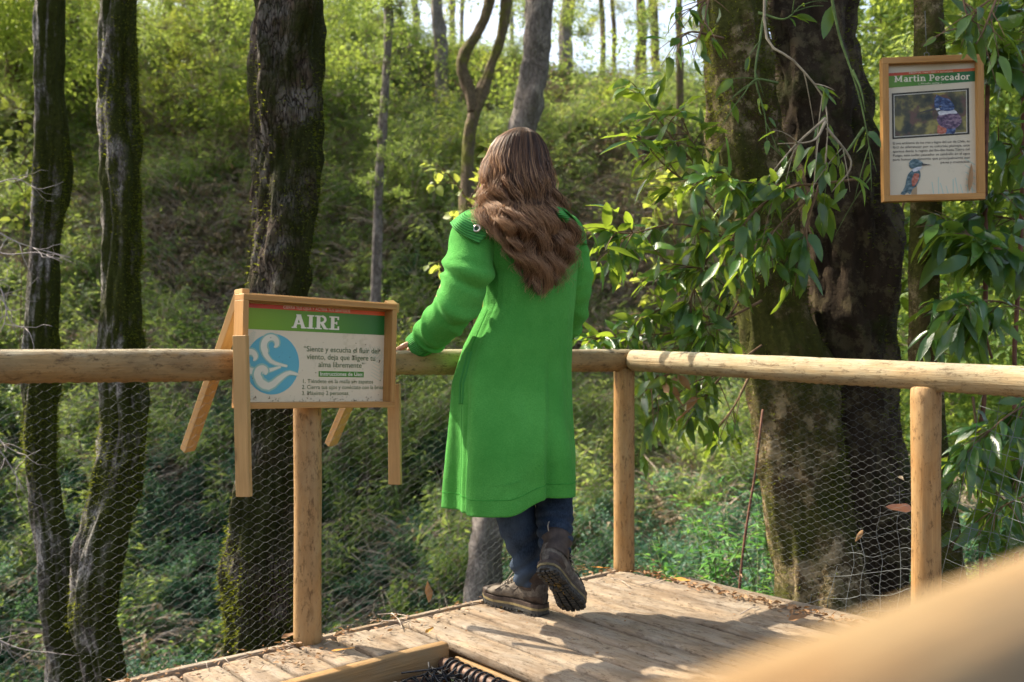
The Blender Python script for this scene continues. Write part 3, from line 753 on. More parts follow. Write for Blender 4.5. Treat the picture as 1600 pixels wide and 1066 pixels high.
def netp(i, j, n):
    a = A0+(A1-A0)*i/n; b = B0+(B1-B0)*j/n
    sag = -.28*math.sin(math.pi*i/n)**.7*math.sin(math.pi*j/n)**.7
    return D(a+.01*math.sin(i*3.3+j), b+.01*math.sin(j*2.1+i*1.7), pz+sag+.004)
nn = 44
for i in range(nn+1):
    mb.tube([netp(i, j, nn) for j in range(nn+1)], .0026, 4, caps=False)
    mb.tube([netp(j, i, nn) for j in range(nn+1)], .0026, 4, caps=False)
tag(mb.build('net_mesh', CORD, net), kind='stuff')
mb = MB()
for k in range(46):
    p = D(HOLE_A+.10+R.uniform(0, .08), HOLE_B+.12+R.uniform(0, .25), pz-R.uniform(-.01, .07))
    P = [p+Vector((R.gauss(0,.03), R.gauss(0,.03), R.gauss(0,.018))) for _ in range(4)]
    mb.tube(catmull(P, 12), .003, 5)
mb.build('lashing', CORD, net)

# ------------------------------------------------------------------ railings
ZR = .853; RR = .043
leftrail = empty('left_railing', CORN); tag(leftrail, 'round pole railing with chicken wire along the left edge, where the woman rests her hand', 'railing')
# far end lies by the corner post
log('rail', D(3.35, 0, ZR+.002)-E2*.0, D(-.035, 0, ZR-.001), RR, RAILW, leftrail, RR+.0025, wob=.002, nu=460, seed=2, marks=.0035)
log('post', D(1.474, 0, -.01), D(1.474, 0, ZR-RR+.012), .0435, PINE, leftrail, .0425, nu=30, seed=3)
log('post', D(2.95, 0, -.4), D(2.95, 0, ZR-RR+.012), .0435, PINE, leftrail, nu=30, seed=4)
cp = log('post', D(-.0, .0, -.01), D(.0, .0, ZR-RR+.014), .0435, PINE, leftrail, .0425, nu=30, seed=5)
rightrail = empty('right_railing', CORN); tag(rightrail, 'round pole railing with torn wire along the right edge in front of the big tree', 'railing')
PR0 = D(.0, .052, ZR); 
def RP(t): # point of the right rail's axis
    return D(0, .05, ZR)+(Vector((.813, -1.01, 0)).normalized()*t)+ZUP*(-.031*t)
log('rail', RP(0), RP(3.1), RR+.001, RAILP, rightrail, RR+.002, wob=.002, nu=420, seed=7, marks=.0035)
q = RP(1.245)
log('post', Vector((q.x, q.y, -.15)), Vector((q.x, q.y, q.z-RR+.013)), .0455, PINE, rightrail, .0445, nu=30, seed=8)
q = RP(2.7)
log('post', Vector((q.x, q.y, -.15)), Vector((q.x, q.y, q.z-RR+.013)), .0455, PINE, rightrail, nu=30, seed=9)
# the near railing the camera looks over
N1 = Vector((E1.y, -E1.x, 0))
nearrail = empty('near_railing', (-N1*.153)); tag(nearrail, 'blurred round pole railing close in the foreground at the bottom right', 'railing')
c0 = -N1*.153+ZUP*.771
log('rail', c0-E1*.9, c0+E1*1.75, .043, NEARW, nearrail, wob=.0015, nu=50, seed=11)
for s_ in (-.75, 1.62):
    q = c0+E1*s_; log('post', Vector((q.x, q.y, -.4)), Vector((q.x, q.y, q.z-.035)), .043, NEARW, nearrail, nu=16, seed=12)

# chicken wire: 25 mm hexagons with twisted level sides
def hexwire(name, parent, org, ax, length, z0, z1, keep=None, warp=None, r=.00030, pitch=.0245, seed=0):
    """flat-top hexagons in the plane of ax and Z"""
    cw = .0275; mb = MB(); nx = int(length/cw)+1; nz = int((z1-z0)/pitch)+1
    h = pitch/2; s = cw*.36
    V = {}; E = []
    def node(i, j, side):
        k = (i, j, side)
        if k not in V:
            x = i*cw+side*s*.5; z = z0+j*h
            x += noise.noise(Vector((i*.9, j*.7, seed)))*.0035; z += noise.noise(Vector((i*.8, j*.6, seed+9)))*.0035
            dp = noise.noise(Vector((x*3, z*3, seed+4)))*.022+noise.noise(Vector((x*14, z*14, seed+2)))*.003
            p = org+ax*x+ZUP*z+ax.cross(ZUP)*dp
            if warp: p = warp(p, x, z)
            V[k] = p
        return k
    for i in range(nx):
        for j in range(i % 2, nz*2, 2):
            if keep and not keep(i*cw, z0+j*h): continue
            a = node(i, j, -1); b = node(i, j, 1); E.append((a, b, 1))
            for dj in (-1, 1):
                if 0 <= j+dj < nz*2 and i+1 < nx and (not keep or keep((i+1)*cw, z0+(j+dj)*h)):
                    E.append((b, node(i+1, j+dj, -1), 0))
    VV = []; FF = []
    for a, b, tw in E:
        p, q = V[a], V[b]; d = (q-p).normalized(); x = d.orthogonal().normalized(); y = d.cross(x); rr = r*(1.45 if tw else 1)
        o = len(VV)
        for c in (p-d*r*.5, q+d*r*.5):
            for k in range(3):
                an = 2.094*k; VV.append(c+x*(rr*math.cos(an))+y*(rr*math.sin(an)))
        FF += [(o, o+1, o+4, o+3), (o+1, o+2, o+5, o+4), (o+2, o, o+3, o+5)]
    return tag(obj(name, VV, np.array(FF), WIRE, parent), kind='stuff')
OUT = -E2*.047
hexwire('chicken_wire', leftrail, D(3.3, 0)+OUT, E1, 3.28, -.62, ZR-.035, seed=1, warp=lambda p, x, z: p-E2*max(0, -z)*.12)
axr = Vector((.813, -1.01, 0)).normalized(); OUTR = Vector((.779, .627, 0))*.048
def keepr(x, z):
    if x < .16: return False
    if x < .42: return z < .50-(x-.16)*.2 or z > .62
    return z > .0 or x > .3
def warpr(p, x, z): return p+OUTR*(2.2*max(0, .25-z)*abs(math.sin(x*4)))
hexwire('chicken_wire', rightrail, D(0, .05)+OUTR, axr, 1.32, -.06, ZR-.06, keep=keepr, warp=warpr, seed=5)
hexwire('chicken_wire', rightrail, D(0, .05)+OUTR+axr*1.32, axr, 1.5, -.06, ZR-.10, keep=lambda x, z: z < .38-.1*x, warp=warpr, seed=6)
# second, square wire mesh, loose and crumpled
def sqwire(name, parent, f, ni, nj, keep, r=.0011):
    mb = MB()
    for i in range(ni+1):
        run = []
        for j in range(nj*2+1):
            p = f(i, j/2)
            if keep(i, j/2): run.append(p)
            else:
                if len(run) > 2: mb.tube(run, r, 4, caps=False)
                run = []
        if len(run) > 2: mb.tube(run, r, 4, caps=False)
    for j in range(nj+1):
        run = []
        for i in range(ni*2+1):
            p = f(i/2, j)
            if keep(i/2, j): run.append(p)
            else:
                if len(run) > 2: mb.tube(run, r, 4, caps=False)
                run = []
        if len(run) > 2: mb.tube(run, r, 4, caps=False)
    return tag(mb.build(name, WIRE, parent, True), kind='stuff')
def f1(i, j):   # crumpled sheet left of the right post
    u = 1240+i*27+12*noise.noise(Vector((i*.6, j*.6, 1)))+(j*3 if i < 4 else 0); v = 953-j*30+(i-6)*-4*(1 if j < 2 else .4)+11*noise.noise(Vector((i*.55, j*.6, 5)))
    Y = 3.66-(u-1240)*.00225+.05*noise.noise(Vector((i*.5, j*.5, 8)))
    return W(u, v, Y)
sqwire('square_wire', rightrail, f1, 8, 7, lambda i, j: j <= .9+i*.95)
def f2(i, j):   # loose sheet hanging right of the post
    u = 1470+i*28+j*7+5*noise.noise(Vector((i*.5, j*.5, 21))); v = 905-j*30+i*9+5*noise.noise(Vector((i*.5, j*.5, 25)))
    Y = 3.12-(u-1470)*.0019+.04*noise.noise(Vector((i*.4, j*.4, 28)))
    return W(u, v, Y)
sqwire('square_wire', rightrail, f2, 6, 10, lambda i, j: True, .0009)

# ------------------------------------------------------------------ printed panels
def flat(name, pts, mat, parent, z):
    return obj(name, [(x, y, z) for x, y in pts], [tuple(range(len(pts)))], mat, parent, local=True)
def rect(x0, y0, x1, y1): return [(x0, y0), (x1, y0), (x1, y1), (x0, y1)]
def multi(name, polys, mat, parent, z):
    V = []; Fc = []
    for P in polys:
        Fc.append(tuple(range(len(V), len(V)+len(P)))); V += [(x, y, z) for x, y in P]
    return obj(name, V, Fc, mat, parent, local=True)
def ink(name, c, rough=.45): 
    return plain(name, c, rough, .4, 0, .05, 8)
CREAM = (lambda m: (m.color(m.mix(m.ramp(m.noise(m.vec((1,1,1), rnd=False), 9, 7, .75), [(.56, (0,0,0)), (.8, (1,1,1))]), (.66,.55,.37), (.42,.33,.19))), m.m)[-1])(Mat('printed_cream', .4, .4))
def grad(name, c0, c1, x0, x1, c2=None):
    m = Mat(name, .4, .4); s = m.n.new('ShaderNodeSeparateXYZ'); m.L(m.co.outputs['Object'], s.inputs[0])
    f = m.math('DIVIDE', m.math('SUBTRACT', s.outputs[0], x0), x1-x0, True)
    m.color(m.ramp(f, [(0, c0), (1, c1)] if c2 is None else [(0, c0), (.5, c1), (1, c2)])); return m.m
INKG = ink('dark_green_ink', (.07,.12,.035)); INKW = ink('pale_ink', (.74,.68,.52)); INKK = ink('dark_ink', (.06,.055,.05))
def text(body, x, y, size, mat, parent, z, align='CENTER', bold=0, width=None, name='lettering', sx=1.0):
    cu = bpy.data.curves.new('t', 'FONT'); cu.body = body; cu.size = size; cu.align_x = align; cu.align_y = 'CENTER'
    cu.offset = bold; cu.resolution_u = 3
    t = bpy.data.objects.new('t', cu); me = bpy.data.meshes.new_from_object(t)
    bpy.data.objects.remove(t); bpy.data.curves.remove(cu)
    n = len(me.vertices); co = np.zeros(n*3, np.float32); me.vertices.foreach_get('co', co); co = co.reshape(-1, 3)
    if width:
        w_ = co[:, 0].max()-co[:, 0].min(); sx = width/w_
    co[:, 0] = co[:, 0]*sx+x; co[:, 1] += y; co[:, 2] = z
    me.vertices.foreach_set('co', co.ravel()); me.materials.clear(); me.materials.append(mat); me.update(); me.name = name
    return place(name, me, parent, None, True)
# heavy slab letters drawn as strokes: unit height, list of polygons per glyph, advance
def bar(x0, y0, x1, y1, t):
    d = math.hypot(x1-x0, y1-y0); nx, ny = -(y1-y0)/d*t/2, (x1-x0)/d*t/2
    return [(x0+nx, y0+ny), (x1+nx, y1+ny), (x1-nx, y1-ny), (x0-nx, y0-ny)][::-1]
def arc(cx, cy, rx, ry, a0, a1, t, n=10, t2=None):
    P = []
    for k in range(n):
        q0 = math.radians(a0+(a1-a0)*k/n); q1 = math.radians(a0+(a1-a0)*(k+1)/n)
        f = lambda q, o: (cx+(rx+o)*math.cos(q), cy+(ry+o)*math.sin(q))
        h = t/2
        P.append([f(q0, h), f(q1, h), f(q1, -h), f(q0, -h)])
    return P
T = .19
def serif(x, y, w_=.36): return rect(x-w_/2, y-.045, x+w_/2, y+.045)
GL = {
 'A': ([bar(.16, .04, .38, .98, T*.9), bar(.66, .04, .40, .98, T*1.05), bar(.2, .34, .6, .34, .12), serif(.14, .045, .30), serif(.68, .045, .32), rect(.24, .91, .52, 1.0)], .86),
 'I': ([rect(.11, 0, .11+T*1.1, 1), serif(.21, .045, .40), serif(.21, .955, .40)], .46),
 'R': ([rect(.10, 0, .10+T*1.1, 1), serif(.2, .045, .40), rect(.0, .91, .42, 1.0), rect(.28, .42, .44, .54)]+arc(.40, .72, .20, .235, -90, 90, .15, 9)+[bar(.40, .46, .62, .04, T*1.0), serif(.70, .045, .20)], .84),
 'E': ([rect(.10, 0, .10+T*1.1, 1), rect(.0, 0, .60, .1), rect(.0, .9, .58, 1.0), rect(.28, .46, .46, .56), rect(.50, 0, .60, .27), rect(.48, .75, .58, 1.0), rect(.40, .40, .48, .62)], .70),
 'M': ([rect(.09, 0, .09+T, 1), rect(.80, 0, .80+T, 1), bar(.18, .97, .52, .18, T*.85), bar(.88, .97, .54, .18, T*.7), serif(.17, .045, .34), serif(.9, .045, .36), rect(0, .91, .2, 1), rect(.9, .91, 1.08, 1)], 1.16),
 'P': ([rect(.10, 0, .10+T, 1), serif(.2, .045, .42), rect(.0, .91, .42, 1.0), rect(.28, .38, .44, .49)]+arc(.40, .69, .21, .26, -90, 90, .16, 9), .76),
 'a': (arc(.30, .20, .17, .145, 60, 330, .15, 12)+[rect(.40, .0, .40+T*.9, .5)]+arc(.32, .50, .17, .15, 0, 150, .14, 8)+[rect(.4, 0, .66, .09)], .68),
 'r': ([rect(.08, 0, .08+T, .70), serif(.18, .045, .38), rect(0, .62, .2, .70)]+arc(.36, .48, .16, .17, 60, 170, .15, 7)+[rect(.38, .54, .52, .70)], .56),
 't': ([rect(.12, .12, .12+T, .92), rect(0, .60, .46, .70)]+arc(.34, .16, .13, .12, 180, 310, .13, 7), .50),
 'i': ([rect(.10, 0, .10+T, .70), serif(.2, .045, .38), rect(0, .62, .2, .70), rect(.09, .82, .29, 1.0)], .44),
 'n': ([rect(.08, 0, .08+T, .70), serif(.18, .045, .34), rect(0, .62, .2, .70), rect(.46, 0, .46+T, .45), serif(.56, .045, .34)]+arc(.37, .46, .19, .18, 10, 150, .15, 9), .78),
 'e': (arc(.33, .35, .235, .29, 10, 320, .155, 18)+[rect(.14, .30, .62, .41)], .68),
 's': (arc(.27, .51, .15, .13, 20, 260, .13, 10)+arc(.27, .19, .16, .13, -160, 90, .14, 10), .54),
 'c': (arc(.33, .35, .235, .29, 35, 320, .165, 16)+[rect(.44, .44, .55, .66)], .60),
 'd': ([rect(.46, 0, .46+T, 1), rect(.36, .91, .5, 1.0), rect(.5, 0, .74, .09)]+arc(.32, .34, .20, .27, 20, 340, .155, 16), .78),
 'o': (arc(.33, .35, .235, .29, 0, 360, .165, 18), .68),
 ' ': ([], .36)}
def slab(body, x, y, h, width, mat, parent, z, name='heading'):
    P = []; cx = 0
    for ch in body:
        g, adv = GL[ch]; P += [[(px+cx, py) for px, py in poly] for poly in g]; cx += adv
    s = width/cx
    # tiny depth steps keep crossing strokes from sharing one plane
    V = []; Fc = []
    for k, poly in enumerate(P):
        Fc.append(tuple(range(len(V), len(V)+len(poly)))); V += [(x+px*s, y+py*h, z+(k % 23)*.000012) for px, py in poly]
    return obj(name, V, Fc, mat, parent, local=True)

# --- AIRE panel on its trestle straddling the rail
def PX(u, v, Y): return W(u, v, Y)
aire = empty('trestle_sign')
A_tl = W(381, 459, 2.815); A_tr = W(621, 476, 3.165)
xa = (A_tr-A_tl); WA = xa.length; xa.normalize(); za = xa.cross(ZUP).normalized()
if za.y > 0: za = -za
za = (za+ZUP*.0).normalized(); ya = za.cross(xa).normalized()
HA = .326
Ma = Matrix((xa, ya, za)).transposed().to_4x4(); Ma.translation = A_tl-ya*HA
aire.matrix_basis = Ma
tag(aire, 'wooden framed AIRE panel on a small trestle astride the left railing', 'sign')
fw = .017; fd = .058
for nm, a_, b_, sd in (('frame_bar', (0, HA-fw/2), (WA, HA-fw/2), 'h'), ('frame_bar', (0, fw/2), (WA, fw/2), 'h'), ('frame_bar', (fw/2, fw), (fw/2, HA-fw), 'v'), ('frame_bar', (WA-fw/2, fw), (WA-fw/2, HA-fw), 'v')):
    p0 = Vector((a_[0], a_[1], -fd/2)); p1_ = Vector((b_[0], b_[1], -fd/2))
    M = frame(p0, p1_, Vector((0, 0, 1)))
    board('frame_bar', p0, p1_, Vector((0, 0, 1)), fd, fw+.001, FRAMEW, aire, .002, .0004, 10, rotM=M, local=True)
zp = -.044; x0, x1, y0, y1 = fw+.001, WA-fw-.001, fw+.001, HA-fw-.001
obj('print_panel', [(x0-.004, y0-.004, zp-.006), (x1+.004, y0-.004, zp-.006), (x1+.004, y1+.004, zp-.006), (x0-.004, y1+.004, zp-.006), (x0-.004, y0-.004, zp), (x1+.004, y0-.004, zp), (x1+.004, y1+.004, zp), (x0-.004, y1+.004, zp)],
    [(0,3,2,1),(4,5,6,7),(0,1,5,4),(1,2,6,5),(2,3,7,6),(3,0,4,7)], CREAM, aire, local=True)
PW = x1-x0; PH = y1-y0
def q(x, y): return (x0+x*PW, y1-y*PH)
flat('red_band', [q(0,.062), q(1,.062), q(1,-.0), q(0,-.0)], grad('red_band_print', (.50,.035,.015), (.72,.11,.015), x0, x1), aire, zp+.0006)
flat('green_band', [q(0,.275), q(1,.275), q(1,.062), q(0,.062)], grad('green_band_print', (.20,.33,.005), (.10,.25,.015), x0, x1, (.015,.13,.02)), aire, zp+.0006)
text('CIERRA TUS OJOS Y ACTIVA TUS SENTIDOS', x0+.50*PW, q(0,.036)[1], .0125, INKW, aire, zp+.0014, width=.47*PW)
slab('AIRE', x0+.325*PW, q(0,.243)[1], .142*PH, .345*PW, INKW, aire, zp+.0014)
for s_, y_, wd_ in (('“Siente y escucha el fluir del', .455, .545), ('viento, deja que aligere tu', .535, .50), ('alma libremente”', .615, .335)):
    text(s_, x0+.685*PW, q(0, y_)[1], .0235, INKG, aire, zp+.001, width=wd_*PW, bold=.0001)
flat('green_label', [q(.52,.742), q(.85,.742), q(.85,.682), q(.52,.682)], ink('label_green_print', (.07,.22,.02)), aire, zp+.0006)
text('Instrucciones de Uso:', x0+.685*PW, q(0,.712)[1], .0165, INKW, aire, zp+.0014, width=.31*PW, bold=.0002)
for s_, y_, wd_ in (('1. Tiéndete en la malla sin zapatos', .79, .51), ('2. Cierra tus ojos y conéctate con la brisa', .852, .595), ('3. Máximo 2 personas', .915, .33)):
    t_ = text(s_, x0+.405*PW, q(0, y_)[1], .0175, INKG, aire, zp+.001, align='LEFT', width=wd_*PW)
# wind emblem: blue disc with cream curls
BLUEI = ink('emblem_blue_print', (.10,.36,.42)); PALEI = ink('emblem_pale_print', (.27,.44,.34)); CRI = ink('emblem_cream_print', (.66,.61,.45))
cx, cy = q(.205, .62); rd = .178*PW
flat('emblem_disc', [(cx+rd*math.cos(k*math.pi/32), cy+rd*1.02*math.sin(k*math.pi/32)) for k in range(64)], BLUEI, aire, zp+.0006)
def ribbon(P, w0, w1, mat, z, n=44):
    Q = catmull([(p[0], p[1], 0) for p in P], n); V = []
    for i in range(n):
        d = Q[min(i+1, n-1)]-Q[max(i-1, 0)]; d /= max(1e-9, np.linalg.norm(d)); t = i/(n-1)
        ww = (w0+(w1-w0)*t)*min(1, .25+4*min(t, 1-t)); V += [(Q[i][0]-d[1]*ww, Q[i][1]+d[0]*ww, z), (Q[i][0]+d[1]*ww, Q[i][1]-d[0]*ww, z)]
    obj('emblem_curl', V, [(2*i, 2*i+1, 2*i+3, 2*i+2) for i in range(n-1)], mat, aire, local=True)
def curl(c, r, a0, turns, tail, w_, k):
    P = []
    for i in range(15):
        t = i/14; a = math.radians(a0+360*turns*t); rr = r*(.25+.75*t); P.append((c[0]+rr*math.cos(a), c[1]+rr*math.sin(a)))
    P += tail
    ribbon(P, w_*.8, w_*1.3, PALEI, zp+.0010+k*.0003); ribbon(P, w_*.5, w_*.85, CRI, zp+.00115+k*.0003)
u_ = rd
curl((cx-.02*u_, cy+.66*u_), .36*u_, -60, .78, [(cx-.26*u_, cy+.30*u_), (cx+.0*u_, cy+.06*u_), (cx+.55*u_, cy-.06*u_)], .15*u_, 0)
curl((cx-.78*u_, cy+.18*u_), .34*u_, -50, .80, [(cx-.86*u_, cy-.22*u_), (cx-.5*u_, cy-.26*u_), (cx-.1*u_, cy-.20*u_), (cx+.3*u_, cy-.08*u_)], .15*u_, 1)
curl((cx-.35*u_, cy-.30*u_), .24*u_, -40, .75, [(cx-.42*u_, cy-.62*u_), (cx-.1*u_, cy-.74*u_), (cx+.3*u_, cy-.45*u_), (cx+.62*u_, cy-.28*u_), (cx+.97*u_, cy-.34*u_)], .17*u_, 2)
# faint fern prints in the corners and dirt specks
FERNI = ink('faint_fern_print', (.50,.49,.34)); DIRT = plain('dirt_specks', (.07,.05,.03), .9, .1)
for (bx, by, ang, sz) in ((.02,.98,75,.17),(.98,.78,100,.2),(.99,.50,170,.16),(.03,.45,60,.1)):
    px_, py_ = q(bx, by); P = []
    a0_ = math.radians(ang)
    for k in range(9):
        t = k/9*sz*PW*1.1; bx_, by_ = px_+math.cos(a0_)*t, py_+math.sin(a0_)*t
        for s_ in (-1, 1):
            a1_ = a0_+s_*.95; L_ = sz*PW*.42*(1-k/11)
            ex, ey = bx_+math.cos(a1_)*L_, by_+math.sin(a1_)*L_
            ex = min(max(ex, x0), x1); ey = min(max(ey, y0), y1); bxx = min(max(bx_, x0), x1); byy = min(max(by_, y0), y1)
            if math.hypot(ex-bxx, ey-byy) > .004: P.append(bar(bxx, byy, ex, ey, .0022))
    multi('fern_print', P, FERNI, aire, zp+.00032)
P = []
for k in range(130):
    xx = R.uniform(0, 1); yy = 1-abs(R.gauss(0, .035)) if k < 95 else R.uniform(.35, 1)
    px_, py_ = q(xx, min(.995, yy)); s_ = R.uniform(.0006, .0022); a_ = R.uniform(0, 3)
    P.append(bar(px_-s_*math.cos(a_), py_-s_*math.sin(a_), px_+s_*math.cos(a_), py_+s_*math.sin(a_), s_*.9))
multi('dirt_specks', P, DIRT, aire, zp+.0019)
for (bx, by) in ((.775,.52),(.965,.43),(.967,.545),(.44,.92)):
    px_, py_ = q(bx, by); M = Matrix.Translation((px_, py_, zp+.003)) @ Matrix.Rotation(.6+bx*9, 4, 'Z')
    V, f = leaf_vf(.011, .004, 3, .4, .5, 0, M); obj('stuck_flake', V, f, DIRT, aire, local=True)
# trestle legs
def leg(p0, p1_, w_, t_, side): return board('leg', p0, p1_, side, w_, t_, PLANKW, aire, .002, .0008, 14)
n_ = -E2                                           # away from the camera, square to the rail
lt = W(376, 552, 2.80)+ZUP*.05; leg(W(381.5, 776, 2.80), lt, .042, .020, E1*.6+E2*.8)
leg(W(617.5, 757, 3.26), W(616, 600, 3.26), .042, .018, E1*.6+E2*.8)
leg(W(293, 703, 3.10), W(378, 461, 2.90), .040, .024, E1*.85-E2*.25+E2*.0)
leg(W(517, 694, 3.50), W(612, 472, 3.28), .040, .024, E1*.85-E2*.25)
board('cap_bar', W(352, 458, 2.93)+ZUP*.0-E1*-.04, W(384, 457, 2.86), E1, .02, .022, PLANKW, aire, .002, .0005, 6)
board('top_bar', W(386, 466, 2.875), W(620, 482, 3.225), ZUP, .03, .03, PLANKW, aire, .002, .0008, 8)
for (u, v) in ((384, 468), (612, 484)):
    p = W(u, v, 2.82 if u < 500 else 3.17)

# --- bird sign on the slim trunk
bird = empty('framed_sign')
B_bl = W(1381, 315, 4.19); B_br = W(1540, 311, 4.15); xb = (B_br-B_bl); WB = xb.length; xb.normalize()
zb = xb.cross(ZUP).normalized(); zb = zb if zb.y < 0 else -zb
yb = zb.cross(xb).normalized(); HB = 226/1555*4.17
Mb = Matrix((xb, yb, zb)).transposed().to_4x4(); Mb.translation = B_bl; bird.matrix_basis = Mb
tag(bird, 'wooden framed Martin Pescador kingfisher sign hung on the slim trunk', 'sign')
fw = .026; fd = .045
for a_, b_ in (((0, HB-fw/2), (WB, HB-fw/2)), ((0, fw/2), (WB, fw/2)), ((fw/2, fw), (fw/2, HB-fw)), ((WB-fw/2, fw), (WB-fw/2, HB-fw))):
    p0 = Vector((a_[0], a_[1], -fd/2)); p1_ = Vector((b_[0], b_[1], -fd/2))
    board('frame_bar', p0, p1_, Vector((0, 0, 1)), fd, fw+.001, FRAMEW, bird, .002, .0004, 10, rotM=frame(p0, p1_, Vector((0, 0, 1))), local=True)
zp = -.030; x0, x1, y0, y1 = fw, WB-fw, fw, HB-fw; PW = x1-x0; PH = y1-y0
CREAM2 = (lambda m: (m.color(m.mix(m.ramp(m.noise(m.vec((1,1,1), rnd=False), 7, 6, .7), [(.55, (0,0,0)), (.8, (1,1,1))]), (.58,.51,.37), (.40,.36,.25))), m.m)[-1])(Mat('printed_cream_faded', .3, .5))
obj('print_panel', [(x0-.004, y0-.004, zp-.006), (x1+.004, y0-.004, zp-.006), (x1+.004, y1+.004, zp-.006), (x0-.004, y1+.004, zp-.006), (x0-.004, y0-.004, zp), (x1+.004, y0-.004, zp), (x1+.004, y1+.004, zp), (x0-.004, y1+.004, zp)],
    [(0,3,2,1),(4,5,6,7),(0,1,5,4),(1,2,6,5),(2,3,7,6),(3,0,4,7)], CREAM2, bird, local=True)
flat('red_band', [q(0,.082), q(1,.066), q(1,.044), q(0,.060)], grad('red_band_print_faded', (.45,.05,.02), (.62,.13,.03), x0, x1), bird, zp+.0006)
flat('green_band', [q(0,.172), q(1,.145), q(1,.066), q(0,.082)], grad('green_band_print_faded', (.13,.27,.03), (.05,.20,.03), x0, x1, (.01,.12,.04)), bird, zp+.0006)
text('OBSERVA, DESCUBRE Y ESCUCHA', x0+.5*PW, q(0,.064)[1], .0085, INKW, bird, zp+.0014, width=.5*PW)
slab('Martin Pescador', x0+.085*PW, q(0,.130)[1], .048*PH, .86*PW, INKW, bird, zp+.0014)
text('( Alcedo atthis )', x0+.49*PW, q(0,.148)[1], .0115, INKW, bird, zp+.0014, width=.26*PW)
# framed photograph of the bird
flat('photo_border', [q(.055,.565), q(.93,.545), q(.93,.195), q(.055,.215)], ink('photo_border_print', (.025,.022,.015)), bird, zp+.0006)
flat('photo_line', [q(.075,.552), q(.905,.533), q(.905,.208), q(.075,.228)], ink('photo_line_print', (.5,.48,.4)), bird, zp+.0010)
m = Mat('photo_backdrop_print', .35, .5); nn_ = m.noise(m.vec(rnd=False), 16, 3, .5); n2_ = m.noise(m.vec((1.3,1,1), rnd=False), 22, 2, .5)
m.color(m.mix(m.ramp(n2_, [(.55, (0,0,0)), (.66, (1,1,1))]), m.ramp(nn_, [(.38, (.010,.013,.006)), (.5, (.06,.055,.02)), (.62, (.26,.22,.05))]), (.10,.045,.03)))
flat('photo_backdrop', [q(.085,.545), q(.895,.527), q(.895,.214), q(.085,.234)], m.m, bird, zp+.0014)
def blob(name, pts, mat, k, n=40, rough=0):
    Q = catmull([(*q(*p), 0) for p in pts+[pts[0]]], n)[:-1]
    flat(name, [(p[0], p[1]) for p in Q], mat, bird, zp+.0018+k*.0003)
def feather(name, cols, sc=60):
    m = Mat(name, .4, .4); m.color(m.ramp(m.noise(m.vec((1,1.6,1), rnd=False), sc, 3, .6), [(.35, cols[0]), (.5, cols[1]), (.65, cols[2])])); return m.m
FB = feather('plumage_blue_print', [(.012,.018,.06), (.03,.065,.17), (.14,.18,.30)]); FP = feather('plumage_purple_print', [(.03,.02,.05), (.12,.07,.13), (.28,.20,.24)])
FR = feather('plumage_rufous_print', [(.25,.06,.03), (.40,.12,.07), (.45,.2,.15)]); FW = feather('plumage_white_print', [(.4,.42,.45), (.55,.56,.6), (.7,.7,.7)])
FT = feather('plumage_teal_print', [(.03,.06,.07), (.07,.13,.15), (.2,.26,.27)])
blob('bird_tail', [(.64,.46),(.76,.46),(.765,.53),(.70,.535),(.655,.53)], FB, 0)
blob('bird_belly', [(.57,.47),(.66,.48),(.66,.53),(.57,.53)], FR, 1)
blob('bird_body', [(.56,.42),(.60,.38),(.68,.37),(.77,.37),(.83,.41),(.84,.45),(.79,.49),(.72,.50),(.64,.49),(.58,.46)], FP, 2)
blob('bird_collar', [(.57,.37),(.64,.355),(.75,.355),(.79,.385),(.70,.385),(.60,.395)], FW, 3)
blob('bird_head', [(.535,.33),(.54,.27),(.57,.245),(.63,.26),(.70,.275),(.755,.32),(.755,.355),(.70,.365),(.62,.36),(.56,.35)], FB, 4)
flat('bird_beak', [q(.36,.368), q(.555,.335), q(.555,.352), q(.37,.373)], INKK, bird, zp+.0034)
flat('bird_eye', [q(.588,.322), q(.612,.322), q(.618,.330), q(.60,.338), q(.586,.332)], INKK, bird, zp+.0040)
flat('bird_cheek', [q(.545,.345), q(.585,.338), q(.60,.352), q(.56,.358)], FW, bird, zp+.0038)
P = [bar(*q(.575+.03*k, .275+.01*k), *q(.56+.035*k, .238+.012*k), .003) for k in range(5)]; multi('bird_crest', P, FB, bird, zp+.0036)
# small kingfisher below the text
flat('post_print', [q(.26,1.0), q(.33,1.0), q(.33,.93), q(.31,.90), q(.27,.93)], ink('perch_print', (.35,.25,.14)), bird, zp+.0006)
blob('bird_body', [(.14,.985),(.19,.93),(.22,.85),(.27,.81),(.34,.80),(.37,.83),(.36,.88),(.32,.93),(.28,.95),(.25,.99),(.22,.975),(.18,.995)], FT, 0)
blob('bird_breast', [(.30,.83),(.355,.84),(.33,.90),(.28,.93),(.27,.88)], FR, 1)
blob('bird_collar', [(.27,.805),(.33,.775),(.385,.775),(.37,.80),(.30,.82)], FW, 2)
blob('bird_head', [(.24,.775),(.245,.745),(.29,.722),(.35,.728),(.40,.755),(.39,.775),(.33,.785),(.27,.795)], FT, 3)
flat('bird_beak', [q(.385,.757), q(.50,.770), q(.385,.775)], INKK, bird, zp+.0034)
for k, s_ in enumerate(('El ave emblema de los ríos y lagos del sur de Chile, es', 'fácil de diferenciar por su colorido plumaje, esta', 'aparece desde la región del Bío-Bío hasta Tierra del', 'Fuego, esta audaz pescador se zambulle en el agua', 'para buscar su alimento que principalmente son')):
    text(s_, x0+.495*PW, q(0,.598+.031*k)[1], .0145, INKK, bird, zp+.001, width=.87*PW, bold=.0001)
text('peces y crustáceos.', x0+.765*PW, q(0,.598+.031*5)[1], .0145, INKK, bird, zp+.001, width=.33*PW, bold=.0001)
WASH = ink('pale_wash_print', (.36,.47,.40))
